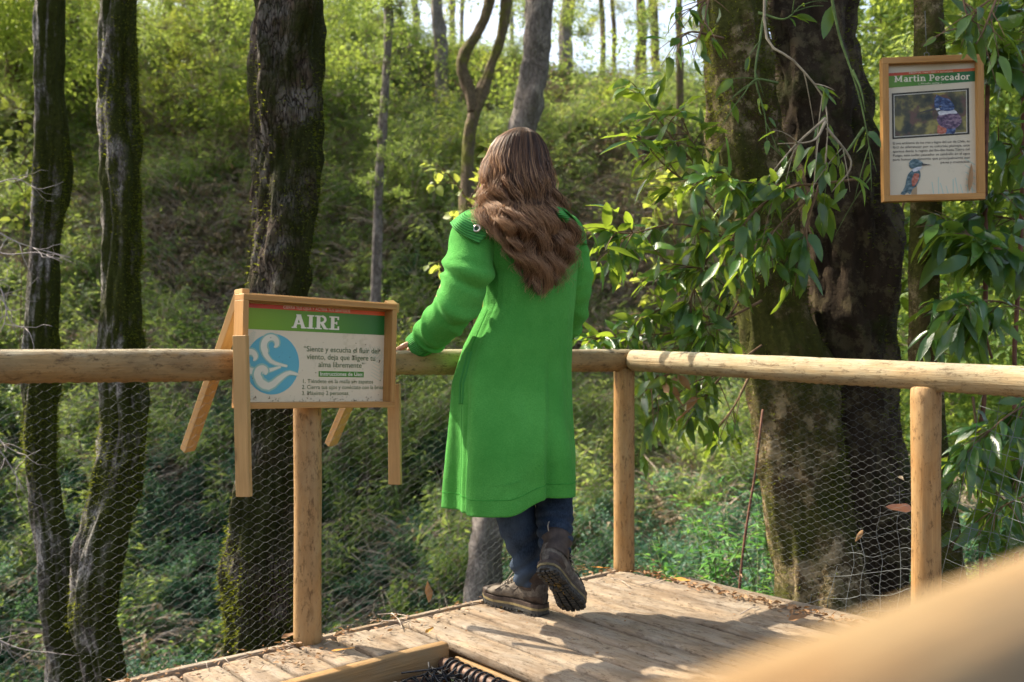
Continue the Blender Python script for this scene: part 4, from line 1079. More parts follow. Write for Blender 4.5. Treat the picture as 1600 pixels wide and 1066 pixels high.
P = [bar(*q(.52+.055*k, 1.0), *q(.50+.055*k+.02*math.sin(k*2), .90-.035*math.sin(k*1.7)), .004) for k in range(9)]+[bar(*q(.99, .98-.05*k), *q(.88, .93-.05*k), .0035) for k in range(5)]
P = [[(min(max(a_, x0), x1), min(max(b_, y0), y1)) for a_, b_ in pp] for pp in P]
multi('reed_print', P, WASH, bird, zp+.0003)
# dead leaf wedged at the lower right, a wire hook above
V, f = leaf_vf(.125, .02, 6, .5, .1, .1, Matrix.Translation((*q(.905, .985), zp+.012)) @ Matrix.Rotation(-.12, 4, 'Z'))
DEADM = leafmat('fallen_leaf', [(.17,.085,.04), (.30,.17,.08), (.42,.27,.14)], (.35,.18,.06), .2, .7)
o = obj('wedged_leaf', V, f, DEADM, bird, True, local=True)
mb = MB(); mb.tube([(WB*.44, HB-.004, -.02), (WB*.43, HB+.016, -.02), (WB*.46, HB+.022, -.02), (WB*.48, HB+.012, -.02), (WB*.47, HB-.004, -.02)], .0015, 5)
mb.tube([(WB*.455, HB+.016, -.02), (WB*.455, HB+.20, -.035)], .0012, 5); mb.build('hook_wire', WIRE, bird, True, local=True)
# ------------------------------------------------------------------ the woman
PSI = math.radians(33); YC = 3.40
XR = Vector((math.cos(PSI), math.sin(PSI), 0)); XF = Vector((-math.sin(PSI), math.cos(PSI), 0))
def pz_(v, Y=3.40): return CAMZ-(v-545)*Y/1555
def px_of(u, Y=3.40): return (u-800)*Y/1555

SKIN = plain('skin', (.55,.30,.20), .5, .4, 0, .08, 30)
JEAN = (lambda m: (m.color(m.mix(m.ramp(m.noise(m.vec(rnd=False), 7, 4, .6), [(.4, (0,0,0)), (.7, (1,1,1))]), m.mix(m.ramp(m.noise(m.vec((1,1,.3), rnd=False), 300, 2), [(.4, (0,0,0)), (.6, (1,1,1))]), (.010,.018,.034), (.021,.037,.062)), (.055,.08,.12))), m.bump(m.noise(m.vec(rnd=False), 250, 2), .3, .001), m.m)[-1])(Mat('denim', .85, .2))
def coatmat():
    m = Mat('green_knit', .88, .12)
    c = m.mix(m.ramp(m.noise(m.vec(rnd=False), 5, 5, .6), [(.35, (0,0,0)), (.65, (1,1,1))]), (.066,.280,.045), (.10,.365,.068))
    fz = m.noise(m.vec(rnd=False), 260, 3, .6); c = m.mix(m.ramp(fz, [(.35, (0,0,0)), (.65, (1,1,1))]), m.mix(.35, c, (.015,.18,.015)), c)
    m.color(c)
    m.b.inputs['Sheen Weight'].default_value = .15; m.b.inputs['Sheen Roughness'].default_value = .5
    m.b.inputs['Sheen Tint'].default_value = (.4, 1, .4, 1)
    m.bump(m.math('ADD', fz, m.math('MULTIPLY', m.noise(m.vec(rnd=False), 18, 4, .6), 2.0)), .7, .004)
    return m.m
COAT = coatmat()
def ribmat(ax=2, f=330):
    m = Mat('green_rib_knit', .85, .15); s = m.n.new('ShaderNodeSeparateXYZ'); m.L(m.co.outputs['UV'], s.inputs[0])
    wv = m.math('SINE', m.math('MULTIPLY', s.outputs[0], f)); w01 = m.math('ADD', m.math('MULTIPLY', wv, .5), .5)
    m.color(m.mix(w01, (.042,.21,.045), (.075,.33,.07))); m.bump(w01, .8, .003); return m.m
RIB = ribmat()

def cat1(xs, ys, x):
    return float(np.interp(x, xs, ys))
# coat outline in the photograph: row, left edge, right edge, depth/width of the ring
RW = [318, 326, 336, 350, 368, 390, 430, 480, 540, 600, 660, 700, 750, 812]
RLft = [795, 762, 736, 722, 722, 735, 759, 757, 729, 713, 709, 706, 702, 699]
RRgt = [838, 862, 886, 900, 906, 905, 900, 897, 894, 893, 891, 890, 889, 887]
RK = [.85, .78, .62, .56, .55, .56, .60, .62, .62, .60, .62, .64, .66, .70]
def ring(v):
    uL = cat1(RW, RLft, v); uR = cat1(RW, RRgt, v); k = cat1(RW, RK, v)
    w_ = (uR-uL)/2*YC/1555; a_ = w_/math.sqrt(math.cos(PSI)**2+(k*math.sin(PSI))**2)
    return px_of((uL+uR)/2), a_, a_*k
def body_pt(th, v, off=0.0):
    """th: 0 her right side, 90 front, 180 her left, 270 back"""
    cx_, a_, b_ = ring(v)
    e = .88; ct, st_ = math.cos(th), math.sin(th)
    x = math.copysign(abs(ct)**e, ct)*(a_+off); y = math.copysign(abs(st_)**e, st_)*(b_+off)
    if y < 0: y *= 1+.55*sm(560, 740, v)
    c = Vector((cx_, YC, pz_(v)))
    return c+XR*x+XF*y
def coat_back_y(x, v):
    cx_, a_, b_ = ring(v); dx = x-cx_
    A = math.cos(PSI)**2/a_**2+math.sin(PSI)**2/b_**2; B = math.sin(PSI)*math.cos(PSI)*(1/a_**2-1/b_**2)*2*dx
    C_ = dx*dx*(math.sin(PSI)**2/b_**2+math.cos(PSI)**2/a_**2)-0
    # ellipse in world axes: (dx cos+dy sin)^2/a^2+(-dx sin+dy cos)^2/b^2=1
    A = math.sin(PSI)**2/a_**2+math.cos(PSI)**2/b_**2
    B = 2*dx*math.sin(PSI)*math.cos(PSI)*(1/a_**2-1/b_**2)
    C_ = dx*dx*(math.cos(PSI)**2/a_**2+math.sin(PSI)**2/b_**2)-1
    Dq = B*B-4*A*C_
    return YC+((-B-math.sqrt(Dq))/(2*A) if Dq > 0 else -B/(2*A))

# body: one skinned surface with head and hands
def skinned(name, nodes, mat, sub=2, parent=None):
    """nodes: key -> (position, radius, parent key)"""
    keys = list(nodes); idx = {k: i for i, k in enumerate(keys)}
    me = bpy.data.meshes.new(name)
    me.from_pydata([tuple(nodes[k][0]) for k in keys], [(idx[nodes[k][2]], idx[k]) for k in keys if nodes[k][2] is not None], [])
    me.materials.append(mat)
    o = bpy.data.objects.new(name, me); COL.objects.link(o)
    md = o.modifiers.new('skin', 'SKIN'); md.use_smooth_shade = True
    for i, k in enumerate(keys):
        r = nodes[k][1]; s = me.skin_vertices[0].data[i]
        s.radius = (r, r) if not isinstance(r, tuple) else r
        s.use_root = nodes[k][2] is None
    md = o.modifiers.new('sub', 'SUBSURF'); md.levels = sub; md.render_levels = sub
    dg = bpy.context.evaluated_depsgraph_get(); m2 = bpy.data.meshes.new_from_object(o.evaluated_get(dg))
    m2.name = name; o.modifiers.clear(); o.data = m2; m2.polygons.foreach_set('use_smooth', [True]*len(m2.polygons))
    return o
C0 = Vector((.012, YC, 0))
def BP(r, f, z): return C0+XR*r+XF*f+ZUP*z
railpt = lambda t: D(0, 0, ZR)-E1*0
LW = Vector((-.292, 3.335, .935)); HANDL = Vector((-.335, 3.335, .918))
RWt = Vector((.165, 3.735, .94)); HANDR = Vector((.13, 3.765, .915))
N = {
 'pelvis': (BP(.0, -.01, .88), (.13, .09), None), 'waist': (BP(.01, -.005, 1.05), (.11, .075), 'pelvis'), 'chest': (BP(.015, 0, 1.22), (.125, .08), 'waist'),
 'upper': (BP(.015, .0, 1.33), (.10, .06), 'chest'), 'neck': (BP(.02, .01, 1.41), .048, 'upper'), 'neck_top': (BP(.022, .03, 1.47), .047, 'neck'),
 'skull_low': (BP(.022, .045, 1.525), (.066, .075), 'neck_top'), 'skull': (BP(.022, .035, 1.59), (.074, .088), 'skull_low'), 'crown': (BP(.022, .035, 1.637), (.05, .06), 'skull'),
 'jaw': (BP(.022, .085, 1.495), (.038, .034), 'skull_low'), 'chin': (BP(.022, .118, 1.475), .018, 'jaw'),
 'nose': (BP(.022, .135, 1.545), .011, 'skull_low'), 'nose_tip': (BP(.022, .152, 1.535), .009, 'nose'),
 'ear_left': (BP(-.052, .03, 1.55), .014, 'skull_low'), 'ear_right': (BP(.096, .03, 1.55), .014, 'skull_low'),
 'shoulder_left': (BP(-.15, 0, 1.325), .05, 'upper'), 'elbow_left': (Vector((-.215, 3.235, 1.06)), .036, 'shoulder_left'), 'wrist_left': (LW, .026, 'elbow_left'),
 'shoulder_right': (BP(.17, .0, 1.325), .05, 'upper'), 'elbow_right': (Vector((.235, 3.53, 1.07)), .036, 'shoulder_right'), 'wrist_right': (RWt, .026, 'elbow_right'),
 'hip_left': (Vector((-.07, 3.37, .84)), .08, 'pelvis'), 'knee_left': (Vector((.0, 3.40, .50)), .048, 'hip_left'), 'calf_left': (Vector((.02, 3.39, .34)), .045, 'knee_left'), 'ankle_left': (Vector((.060, 3.40, .13)), .026, 'calf_left'), 'foot_left': (Vector((-.01, 3.47, .05)), (.018, .012), 'ankle_left'),
 'hip_right': (Vector((.10, 3.42, .84)), .08, 'pelvis'), 'knee_right': (Vector((.135, 3.42, .50)), .048, 'hip_right'), 'calf_right': (Vector((.142, 3.35, .37)), .042, 'knee_right'), 'ankle_right': (Vector((.142, 3.26, .24)), .026, 'calf_right'), 'foot_right': (Vector((.175, 3.25, .12)), (.018, .014), 'ankle_right'),
}
def hand(side, wrist, palm, out, thumbside):
    """palm lies on the rail, fingers curl over its far side"""
    f = (palm-wrist).normalized(); acr = f.cross(ZUP).normalized()*thumbside
    N['palm_'+side] = (wrist.lerp(palm, .6), (.034, .014), 'wrist_'+side)
    kn = wrist.lerp(palm, 1.5)
    for k, (nm, L) in enumerate((('index', .070), ('middle', .078), ('ring', .072), ('little', .056))):
        b = kn+acr*(.030-.020*k); r = .0088-.0006*k
        N[f'{nm}_root_{side}'] = (wrist.lerp(b, .72), .011, 'palm_'+side)
        N[f'{nm}_knuckle_{side}'] = (b+ZUP*.004, r+.001, f'{nm}_root_{side}')
        d1 = (f+out*.3-ZUP*.12).normalized(); p1_ = b+d1*L*.45; N[f'{nm}_joint_{side}'] = (p1_, r, f'{nm}_knuckle_{side}')
        d2 = (f*.7+out*.3-ZUP*.8).normalized(); p2_ = p1_+d2*L*.33; N[f'{nm}_bend_{side}'] = (p2_, r*.93, f'{nm}_joint_{side}')
        d3 = (f*.3-ZUP*1.2).normalized(); N[f'{nm}_tip_{side}'] = (p2_+d3*L*.24, r*.8, f'{nm}_bend_{side}')
    b = wrist.lerp(palm, .5)+acr*.034; N['thumb_root_'+side] = (b, .012, 'palm_'+side)
    N['thumb_joint_'+side] = (b+(acr*.8+f*.8).normalized()*.032-ZUP*.006, .0105, 'thumb_root_'+side)
    N['thumb_tip_'+side] = (b+(acr*.7+f*1.1).normalized()*.055-ZUP*.018, .009, 'thumb_joint_'+side)
hand('left', LW, HANDL, XF, 1); hand('right', RWt, HANDR, XF, -1)
person = skinned('person', N, SKIN, 2)
tag(person, 'woman with long wavy brown hair in a long green coat, hand on the rail', 'person')
EYE = plain('eye_white', (.8,.78,.75), .2, .5); 
for s_ in (-.03, .03):
    mb = MB(); c = BP(.022+s_, .108, 1.562)
    for i in range(7):
        pass
    V = [c+Vector((math.cos(a)*math.cos(b), math.sin(a)*math.cos(b), math.sin(b)))*.0125 for b in np.linspace(-1.5, 1.5, 7) for a in np.linspace(0, 6.28, 11)[:-1]]
    obj('eye', V, grid_faces(7, 10, caps=True), EYE, person, True)
mb = MB(); mb.tube([BP(.0, .128, 1.508), BP(.022, .135, 1.505), BP(.044, .128, 1.508)], [.003, .006, .003], 6); mb.build('lips', plain('lips', (.45,.15,.13), .4), person, True)

# jeans and boots
def leg_sleeve(P, rad, seed):
    Q = catmull([tuple(p) for p in P], 90); rr = catmull([(r,) for r in rad], 90)[:, 0]
    def disp(i, t, a, p):
        low = sm(.45, 1, t)
        d = .012*low*(abs(math.sin(t*34+1.6*math.sin(a+seed)+seed+noise.noise(p*9)*2.5))-.4)
        d += .009*noise.noise(Vector((p.x*14, p.y*14, p.z*20+seed)))*(.5+low)
        if t > .985: d -= .004
        return d
    return tube_vf(Q, list(rr), 64, disp=disp)
mbj = MB()
V, f = leg_sleeve([Vector((-.06, 3.37, .80)), Vector((-.03, 3.375, .66)), Vector((.0, 3.38, .50)), Vector((.010, 3.375, .36)), Vector((.045, 3.388, .22)), Vector((.060, 3.402, .10))], [.095, .088, .078, .070, .060, .047], 1); mbj.add(V, f)
V, f = leg_sleeve([Vector((.06, 3.42, .80)), Vector((.10, 3.43, .66)), Vector((.135, 3.41, .50)), Vector((.141, 3.345, .37)), Vector((.142, 3.30, .30)), Vector((.142, 3.255, .235))], [.078, .078, .072, .064, .058, .046], 4); mbj.add(V, f)
mbj.build('jeans', JEAN, person, True)

LEATH = (lambda m: (m.color(m.mix(m.ramp(m.noise(m.vec(rnd=False), 22, 7, .75), [(.40, (0,0,0)), (.62, (1,1,1))]), (.075,.062,.050), (.19,.16,.125))), m.bump(m.noise(m.vec(rnd=False), 90, 5), .6, .003), m.m)[-1])(Mat('boot_suede', .85, .2))
LEATD = plain('boot_dark_leather', (.05,.035,.027), .6, .3, 0, .35, 40, .3)
SOLE = plain('boot_sole_rubber', (.055,.052,.045), .75, .3, 0, .4, 60, .4)
TAN = plain('boot_tan_midsole', (.20,.155,.07), .7, .3, 0, .35, 30, .2)
LACE = plain('boot_lace', (.30,.26,.21), .9, .1, 0, .3, 90)
MUD = plain('dried_mud', (.18,.12,.04), .95, .1, 0, .6, 50, .8)
def make_boot(M):
    """heel at the origin, toe along +X, up +Z"""
    bt_ = empty('boot'); M = M @ Matrix.Diagonal((.96,.96,.96,1)); bt_.parent = person; bt_.matrix_basis = person.matrix_basis.inverted() @ M
    Ln = .295
    def hw(x):   # half width of the sole outline
        t = x/Ln; return np.interp(t, [0, .04, .12, .3, .45, .6, .75, .88, .96, 1], [.012, .030, .038, .036, .034, .042, .050, .045, .028, .010])
    def off(x): return -.008*math.sin(math.pi*x/Ln)*1.2
    xs = np.concatenate([np.linspace(0, .03, 6), np.linspace(.04, .26, 16), np.linspace(.268, Ln, 7)])
    def spring(x): return .016*max(0, (x-.20)/.095)**2
    def outline_loft(z0, z1, grow, mat, name, n=2):
        V = []; ring_ = [(x, off(x)+hw(x)*grow) for x in xs]+[(x, off(x)-hw(x)*grow) for x in xs[::-1]]
        for z in np.linspace(z0, z1, n): V += [(x+(grow-1)*.1*(1 if x > .1 else -1), y, z+spring(x)) for x, y in ring_]
        return obj(name, V, grid_faces(n, len(ring_), caps=True), mat, bt_, False, local=True)
    outline_loft(.007, .020, 1.0, SOLE, 'sole')
    outline_loft(.019, .027, 1.03, TAN, 'midsole')
    outline_loft(.026, .040, 1.02, LEATD, 'rand')
    # lugs
    mb = MB()
    for x in list(np.arange(.012, .085, .016))+list(np.arange(.115, .285, .016)):
        for k in (-.78, -.28, .28, .78):
            y = off(x)+hw(x)*k; sx = .006*R.uniform(.8, 1.1); sy = hw(x)*.19
            mb.box((x+R.uniform(-.002, .002)+.004*(abs(k) < .5), y, .0035+spring(x)), (sx, sy, .0045), None)
    mb.build('tread', SOLE, bt_, local=True)
    mb = MB()
    for k in range(26):
        x = R.uniform(.02, .28); y = off(x)+hw(x)*R.uniform(-.9, .9); s_ = R.uniform(.003, .008)
        if .075 < x < .125 or R.random() < .6: mb.box((x, y, .004+spring(x)), (s_, s_*.8, .0035))
    mb.build('mud', MUD, bt_, local=True)
    # upper: cross sections along the foot
    V = []; nv = 30; us = list(np.linspace(.003, .288, 40))
    for x in us:
        t = x/Ln; H = np.interp(t, [0, .05, .2, .36, .5, .62, .75, .88, .96, 1], [.105, .125, .135, .128, .100, .083, .070, .060, .046, .02])
        wdt = hw(x)*(1.0 if t > .1 else .9)
        for j in range(nv):
            a = 2*math.pi*j/nv; c_, s_ = math.cos(a), math.sin(a)
            y = math.copysign(abs(c_)**.75, c_)*wdt; z = .036+spring(x)+(H-.036)*.5*(1+math.copysign(abs(s_)**.8, s_))
            if z > .07: y *= 1-.30*min(1, (z-.07)/.07)*(1 if t > .3 else .35)
            wr = .0025*noise.noise(Vector((x*40, y*40, z*60)))+(.002*math.sin(x*230) if .45 < t < .72 and z > .06 else 0)
            V.append((x, off(x)+y*(1+wr*12), z+wr))
    obj('upper', V, grid_faces(len(us), nv, caps=True), LEATH, bt_, True, local=True)
    # shaft with padded collar
    V = []; nv = 36; zs = [.085, .10, .115, .13, .145, .155, .163, .168, .166, .158, .14]
    for i, z in enumerate(zs):
        k = i/(len(zs)-1); rx = np.interp(z, [.085, .13, .168], [.062, .056, .060]); ry = np.interp(z, [.085, .13, .168], [.042, .046, .052])
        if i >= 8: rx -= .006*(i-7); ry -= .006*(i-7)
        if i in (4, 5, 6): rx += .003; ry += .003
        for j in range(nv):
            a = 2*math.pi*j/nv; front = max(0, math.cos(a))
            V.append((.062+.004*(z-.085)*10*-.3+rx*math.cos(a), off(.06)+ry*math.sin(a), z+.010*front*(z > .14)))
    obj('ankle_collar', V, grid_faces(len(zs), nv), LEATD, bt_, True, local=True)
    # toe cap and heel cap of darker leather, lying on the upper
    def up(x, a, o_=.0018):
        t = x/Ln; H = np.interp(t, [0, .05, .2, .36, .5, .62, .75, .88, .96, 1], [.105, .125, .135, .128, .100, .083, .070, .060, .046, .02])
        wdt = hw(x)*(1.0 if t > .1 else .9)+o_; c_, s_ = math.cos(a), math.sin(a)
        y = math.copysign(abs(c_)**.75, c_)*wdt; z = .036+spring(x)+(H-.036+o_)*.5*(1+math.copysign(abs(s_)**.8, s_))
        if z > .07: y *= 1-.30*min(1, (z-.07)/.07)*(1 if t > .3 else .35)
        return (x+(o_ if t > .5 else -o_), off(x)+y, z)
    V = [up(x, math.radians(-80+340*0+ (340*j/20)-10)) for x in np.linspace(.248, .2885, 9) for j in range(21)]
    obj('toe_cap', V, grid_faces(9, 21, wrap=False), LEATD, bt_, True, local=True)
    V = []
    for x in np.linspace(.0025, .085, 12):
        for j in range(9): V.append(up(x, math.radians(-75+(70-x*300)*j/8)))
    obj('heel_cap', V, grid_faces(12, 9, wrap=False), LEATD, bt_, True, local=True)
    V = []
    for x in np.linspace(.0025, .085, 12):
        for j in range(9): V.append(up(x, math.radians(255-(70-x*300)*j/8)))
    obj('heel_cap', V, grid_faces(12, 9, wrap=False), LEATD, bt_, True, local=True)
    # tongue, laces, loop
    V = []
    for i in range(8):
        t = i/7; c = Vector((.150-.045*t, off(.12), .108+.075*t))
        for j in range(7): s_ = (j-3)/3*.024; V.append((c.x-abs(s_)*.25, c.y+s_, c.z-abs(s_)*.15))
    obj('tongue', V, grid_faces(8, 7, wrap=False), LEATH, bt_, True, local=True)
    mb = MB()
    pts = [(.205-.0155*k, .078+.0085*k+(.004*max(0, k-3))) for k in range(8)]
    for k, (x, z) in enumerate(pts):
        wd_ = .021+.0012*k; oy = off(x)
        mb.tube(catmull([(x, oy-wd_, z-.004), (x-.002, oy-.008, z+.007), (x-.006, oy+.008, z+.008), (x-.010, oy+wd_, z+.002)], 10), .0019, 5)
        mb.tube(catmull([(x, oy+wd_, z-.004), (x-.003, oy+.006, z+.010), (x-.010, oy-wd_, z+.002)], 10), .0019, 5)
        if 0 < k < 7: 
            for s_ in (-1, 1): mb.tube([(x-.004, oy+s_*wd_, z-.002), (x-.004, oy+s_*(wd_+.004), z-.001)], .004, 8)
    x, z = pts[-1]
    for s_ in (-1, 1):
        mb.tube(catmull([(x, off(x), z+.010), (x+.018, s_*.022, z+.016), (x+.03, s_*.034, z-.004), (x+.015, s_*.03, z-.02), (x+.0, s_*.008, z+.008)], 14), .0019, 5)
        mb.tube(catmull([(x, off(x), z+.010), (x+.02, s_*.014, z+.0), (x+.045, s_*.03, z-.03), (x+.05, s_*.042, z-.05)], 14), .0019, 5)
    mb.build('laces', LACE, bt_, True, local=True)
    mb = MB(); mb.tube(catmull([(.006, 0, .150), (-.008, 0, .165), (-.004, 0, .185), (.010, 0, .170)], 12), .004, 6, flat=.5); mb.build('pull_loop', LACE, bt_, True, local=True)
    # stitched seams
    mb = MB()
    for s_ in (-1, 1):
        P = []
        for x, z in ((.21, .062), (.17, .085), (.13, .075), (.10, .095), (.075, .125)):
            t = x/Ln; y = hw(x)*s_*(1.0 if z < .08 else .88); P.append((x, off(x)+y, z))
        mb.tube(catmull(P, 24), .0022, 5)
    mb.build('seam', LEATD, bt_, True, local=True)
    return bt_
def basis(o_, x, up):
    x = Vector(x).normalized(); up = Vector(up); z = (up-x*up.dot(x)).normalized(); y = z.cross(x)
    M = Matrix((x, y, z)).transposed().to_4x4(); M.translation = Vector(o_); return M
make_boot(basis((.112, 3.352, .0005), (-.72, .69, 0), (0, 0, 1)))
fd_ = Vector((.40, .62, -.66)).normalized()
make_boot(basis(Vector((.214, 3.315, .012))-fd_*.285, fd_, Vector((.10, .62, .75))))

# ------------------------------------------------------------------ coat
def uv_obj(name, V, F_, UV, mat, parent):
    o = obj(name, V, F_, mat, parent, True); me = o.data; l = me.uv_layers.new(name='UVMap')
    for lp in me.loops: l.data[lp.index].uv = UV[lp.vertex_index]
    return o
nu, nv = 150, 220
V = []
for i in range(nu):
    t = i/(nu-1); v = 318+(800-318)*t
    for j in range(nv):
        th = 2*math.pi*j/nv; p = body_pt(th, v)
        # hem drops lower at her left and near side
        xw = p.x
        hem = 12*sm(.13, -.10, xw) if xw < .13 else -8*sm(.06, .16, xw)
        hem = -12-22*sm(-.02, .13, xw)
        p.z = pz_(v+hem*t*t*t)
        low = sm(.30, 1, t)
        d = .016*low*math.sin(5*th+1.2+.6*math.sin(t*3))+.008*low*math.sin(9*th+.5)
        d += .010*noise.noise(Vector((math.cos(th)*2.2, math.sin(th)*2.2, t*2.0)))*(.4+low)
        d += .0035*noise.noise(Vector((math.cos(th)*7, math.sin(th)*7, t*6)))
        # centre-back fold: the panel left of it lies over the right one
        edge = px_of(852)-.012*(1-t); s_ = (p.x-edge)/.007; back = sm(0, -.35, math.sin(th))
        if p.y < YC+.06: d += (.020*(.5-.5*math.tanh(s_))-.014*math.exp(-((p.x-edge-.012)/.014)**2))*sm(.38, .95, t)*back
        # side panel falling outward under the arm
        sd = px_of(733)+.0*t; s2_ = (p.x-sd)/.006
        if p.y < YC+.03: d += (-.012*math.exp(-((p.x-sd)/.010)**2)+.010*math.exp(-((p.x-sd+.02)/.016)**2))*sm(.5, .72, t)
        n_o = (p-Vector((px_of(805), YC, p.z))); n_o.z = 0; n_o.normalize()
        # wrinkles under the arm and across the upper back
        d += .004*abs(noise.noise(Vector((p.x*6, p.y*6, p.z*3.2+7))))*2-.002
        d += .010*sm(.45, .12, t)*noise.noise(Vector((p.x*9+p.z*7, p.y*6, p.z*9-p.x*5)))
        V.append(p+n_o*d)
ncoat = len(V)
# hem thickness: turn inwards
for j in range(nv):
    p = V[(nu-1)*nv+j]; c = Vector((px_of(795), YC, p.z)); V.append(p+(c-p).normalized()*.006+ZUP*-.001)
for j in range(nv):
    p = V[(nu-1)*nv+j]; c = Vector((px_of(795), YC, p.z)); V.append(p+(c-p).normalized()*.008+ZUP*.10)
coat = obj('coat', V, grid_faces(nu+2, nv), COAT, person, True)
# stitched hem and side seams
def on_coat(j, i, o_=.0012):
    p = V[i*nv+j % nv]; c = Vector((px_of(805), YC, p.z)); n_o = (p-c); n_o.z = 0; return p+n_o.normalized()*o_
mb = MB(); mb.tube([on_coat(j, nu-9, .0002) for j in range(nv)]+[on_coat(0, nu-9, .0002)], .0014, 5, caps=False)
jj = min(range(nv), key=lambda j: abs(V[100*nv+j].x-px_of(725))+(9 if V[100*nv+j].y > YC else 0))
mb.tube([on_coat(jj, i, .0) for i in range(52, nu-1)], .0016, 5)
mb.build('stitching', plain('green_seam_thread', (.045,.26,.04), .9, .1), coat, True)
mb = MB()
for o_, w_ in ((-3, .0045), (1, .0045)):
    mb.tube([on_coat(jj+o_, i, .001) for i in range(72, 98)], w_, 6, flat=.7)
mb.build('pocket_edge', RIB, coat, True)
# sleeves
def sleeve(name, P, rad, folds, nvv=60, nuu=120, seed=0):
    Q = catmull([tuple(p) for p in P], nuu); rr = catmull([(r,) for r in rad], nuu)[:, 0]
    def disp(i, t, a, p):
        d = 0
        for (tc, amp, wid, ph, tw) in folds:
            k = (t-tc-tw*math.sin(a+ph)-.02*noise.noise(p*6))/wid; d += 1.15*amp*math.exp(-k*k)*(.55+.45*math.cos(a*1-ph*2))
        d += .006*noise.noise(p*11+Vector((seed, 0, 0)))+.003*noise.noise(p*32)
        w_ = p+Vector((noise.noise(p*7), noise.noise(p*7+Vector((5,5,5))), 0))*.03
        rg = 1-abs(noise.noise(Vector((w_.x*9+w_.z*7, w_.y*9, w_.z*17-w_.x*8+seed))))*3
        d += .0038*max(0, rg)*sm(.1, .35, t)*sm(1.0, .9, t)
        return d
    V_, f_ = tube_vf(Q, list(rr), nvv, disp=disp)
    return obj(name, V_, f_, COAT, person, True)
SL = [W(762,352,3.33), W(742,366,3.29), W(735,398,3.26), W(727,440,3.235), W(712,478,3.235), W(692,503,3.27), W(671,524,3.315), W(664,532,3.33)]
sleeve('sleeve', SL, [.052, .073, .078, .074, .067, .059, .050, .046],
  [(.36,.015,.028,.5,.05),(.41,-.013,.020,.6,.05),(.47,.010,.024,2.0,.04),(.54,.012,.022,.4,.05),(.59,-.010,.018,.5,.05),(.66,.009,.026,2.6,.06),(.76,.008,.022,.9,.05),(.86,.012,.022,.4,.03),(.91,-.007,.015,.4,.03),(.96,.006,.015,.4,.02),(.22,.008,.05,3.4,.1)], seed=1)
SRt = [W(872,352,3.50), W(886,366,3.53), W(893,398,3.52), W(897,440,3.53), W(896,475,3.56), W(888,505,3.62), W(878,523,3.69)]
sleeve('sleeve', SRt, [.050, .064, .062, .058, .053, .047, .042], [(.42,.008,.04,1.0,.06),(.55,.009,.03,2.2,.05),(.68,.008,.03,.6,.05),(.82,.009,.025,.6,.04)], seed=3)
def cuff(P, rad, name='cuff'):
    Q = catmull([tuple(p) for p in P], 16); rr = catmull([(r,) for r in rad], 16)[:, 0]; nvv = 40
    V_, f_ = tube_vf(Q, list(rr), nvv, caps=False)
    UV = [(.9*(j/nvv), i/16) for i in range(16) for j in range(nvv)]
    uv_obj(name, V_, f_, UV, RIB, person)
cuff([W(673,524,3.322), W(661,534,3.330), W(650,541,3.336), W(643,545,3.338)], [.050, .048, .044, .039])
cuff([W(880,520,3.68), W(874,530,3.71), W(868,536,3.735)], [.045, .043, .040])
# wide ribbed collar lying on the shoulders, with an eyelet at its left point
def flap(name, rows, nI=14, nJ=18, th_=.004):
    """rows of control points (u, v, Y)"""
    G = [catmull([tuple(W(*p)) for p in r], nJ) for r in rows]
    G2 = [catmull([tuple(G[k][j]) for k in range(len(rows))], nI) for j in range(nJ)]
    V_ = [tuple(G2[j][i]) for i in range(nI) for j in range(nJ)]
    UV = [(i/nI*.34, j/nJ) for i in range(nI) for j in range(nJ)]
    o = uv_obj(name, V_, grid_faces(nI, nJ, wrap=False), UV, RIB, coat)
    md = o.modifiers.new('thick', 'SOLIDIFY'); md.thickness = th_; md.offset = 0
    return o
def over(u, v, o_=.012):
    """depth of the cloth seen at (u, v), less a gap"""
    x = px_of(u, 3.25); y = coat_back_y(min(max(x, px_of(736)), px_of(898)), max(v, 322))
    xs_ = px_of(739, 3.27); d = (x-xs_)/.082
    if abs(d) < 1 and v > 340: y = min(y, 3.285-.082*math.sqrt(1-d*d))
    if v < 340: y = min(y, 3.285+(340-v)*.004)
    return (u, v, y-o_)
flap('collar', [
 [over(758,318,.0),over(752,318,.0),over(762,320,.0),over(800,324,.01)],
 [over(742,324),over(736,328),over(752,334),over(790,340)],
 [over(722,334),over(720,342),over(738,352),over(772,356)],
 [(703,349,3.255),over(710,358,.018),over(728,371,.02),over(748,381,.02)]])
flap('collar', [
 [over(862,322),over(872,324),over(880,326),over(886,330)],
 [over(872,336),over(884,338),over(892,340),(899,344,3.40)],
 [over(878,354),over(890,356),over(902,358),(908,362,3.46)],
 [over(884,368),over(896,372),(908,378,3.42),(917,383,3.49)]])
mb = MB()
c = W(*over(745, 357, .017)); ax = Vector((-.25, -1, .28)).normalized(); x_ = ax.orthogonal().normalized(); y_ = ax.cross(x_)
mb.tube([c+x_*(.0105*math.cos(k))+y_*(.0105*math.sin(k)) for k in np.linspace(0, 6.2832, 25)], .0032, 8, caps=False)
mb.build('eyelet', plain('eyelet_metal', (.55,.50,.42), .3, .5, .9), coat, True)
mb = MB(); mb.tube([c+ax*.0, c+ax*.0012], .0085, 20); mb.build('eyelet_hole', plain('eyelet_shadow_cloth', (.02,.06,.03), .9), coat)  # dark disc inside the ring, shade of the hole put into its colour

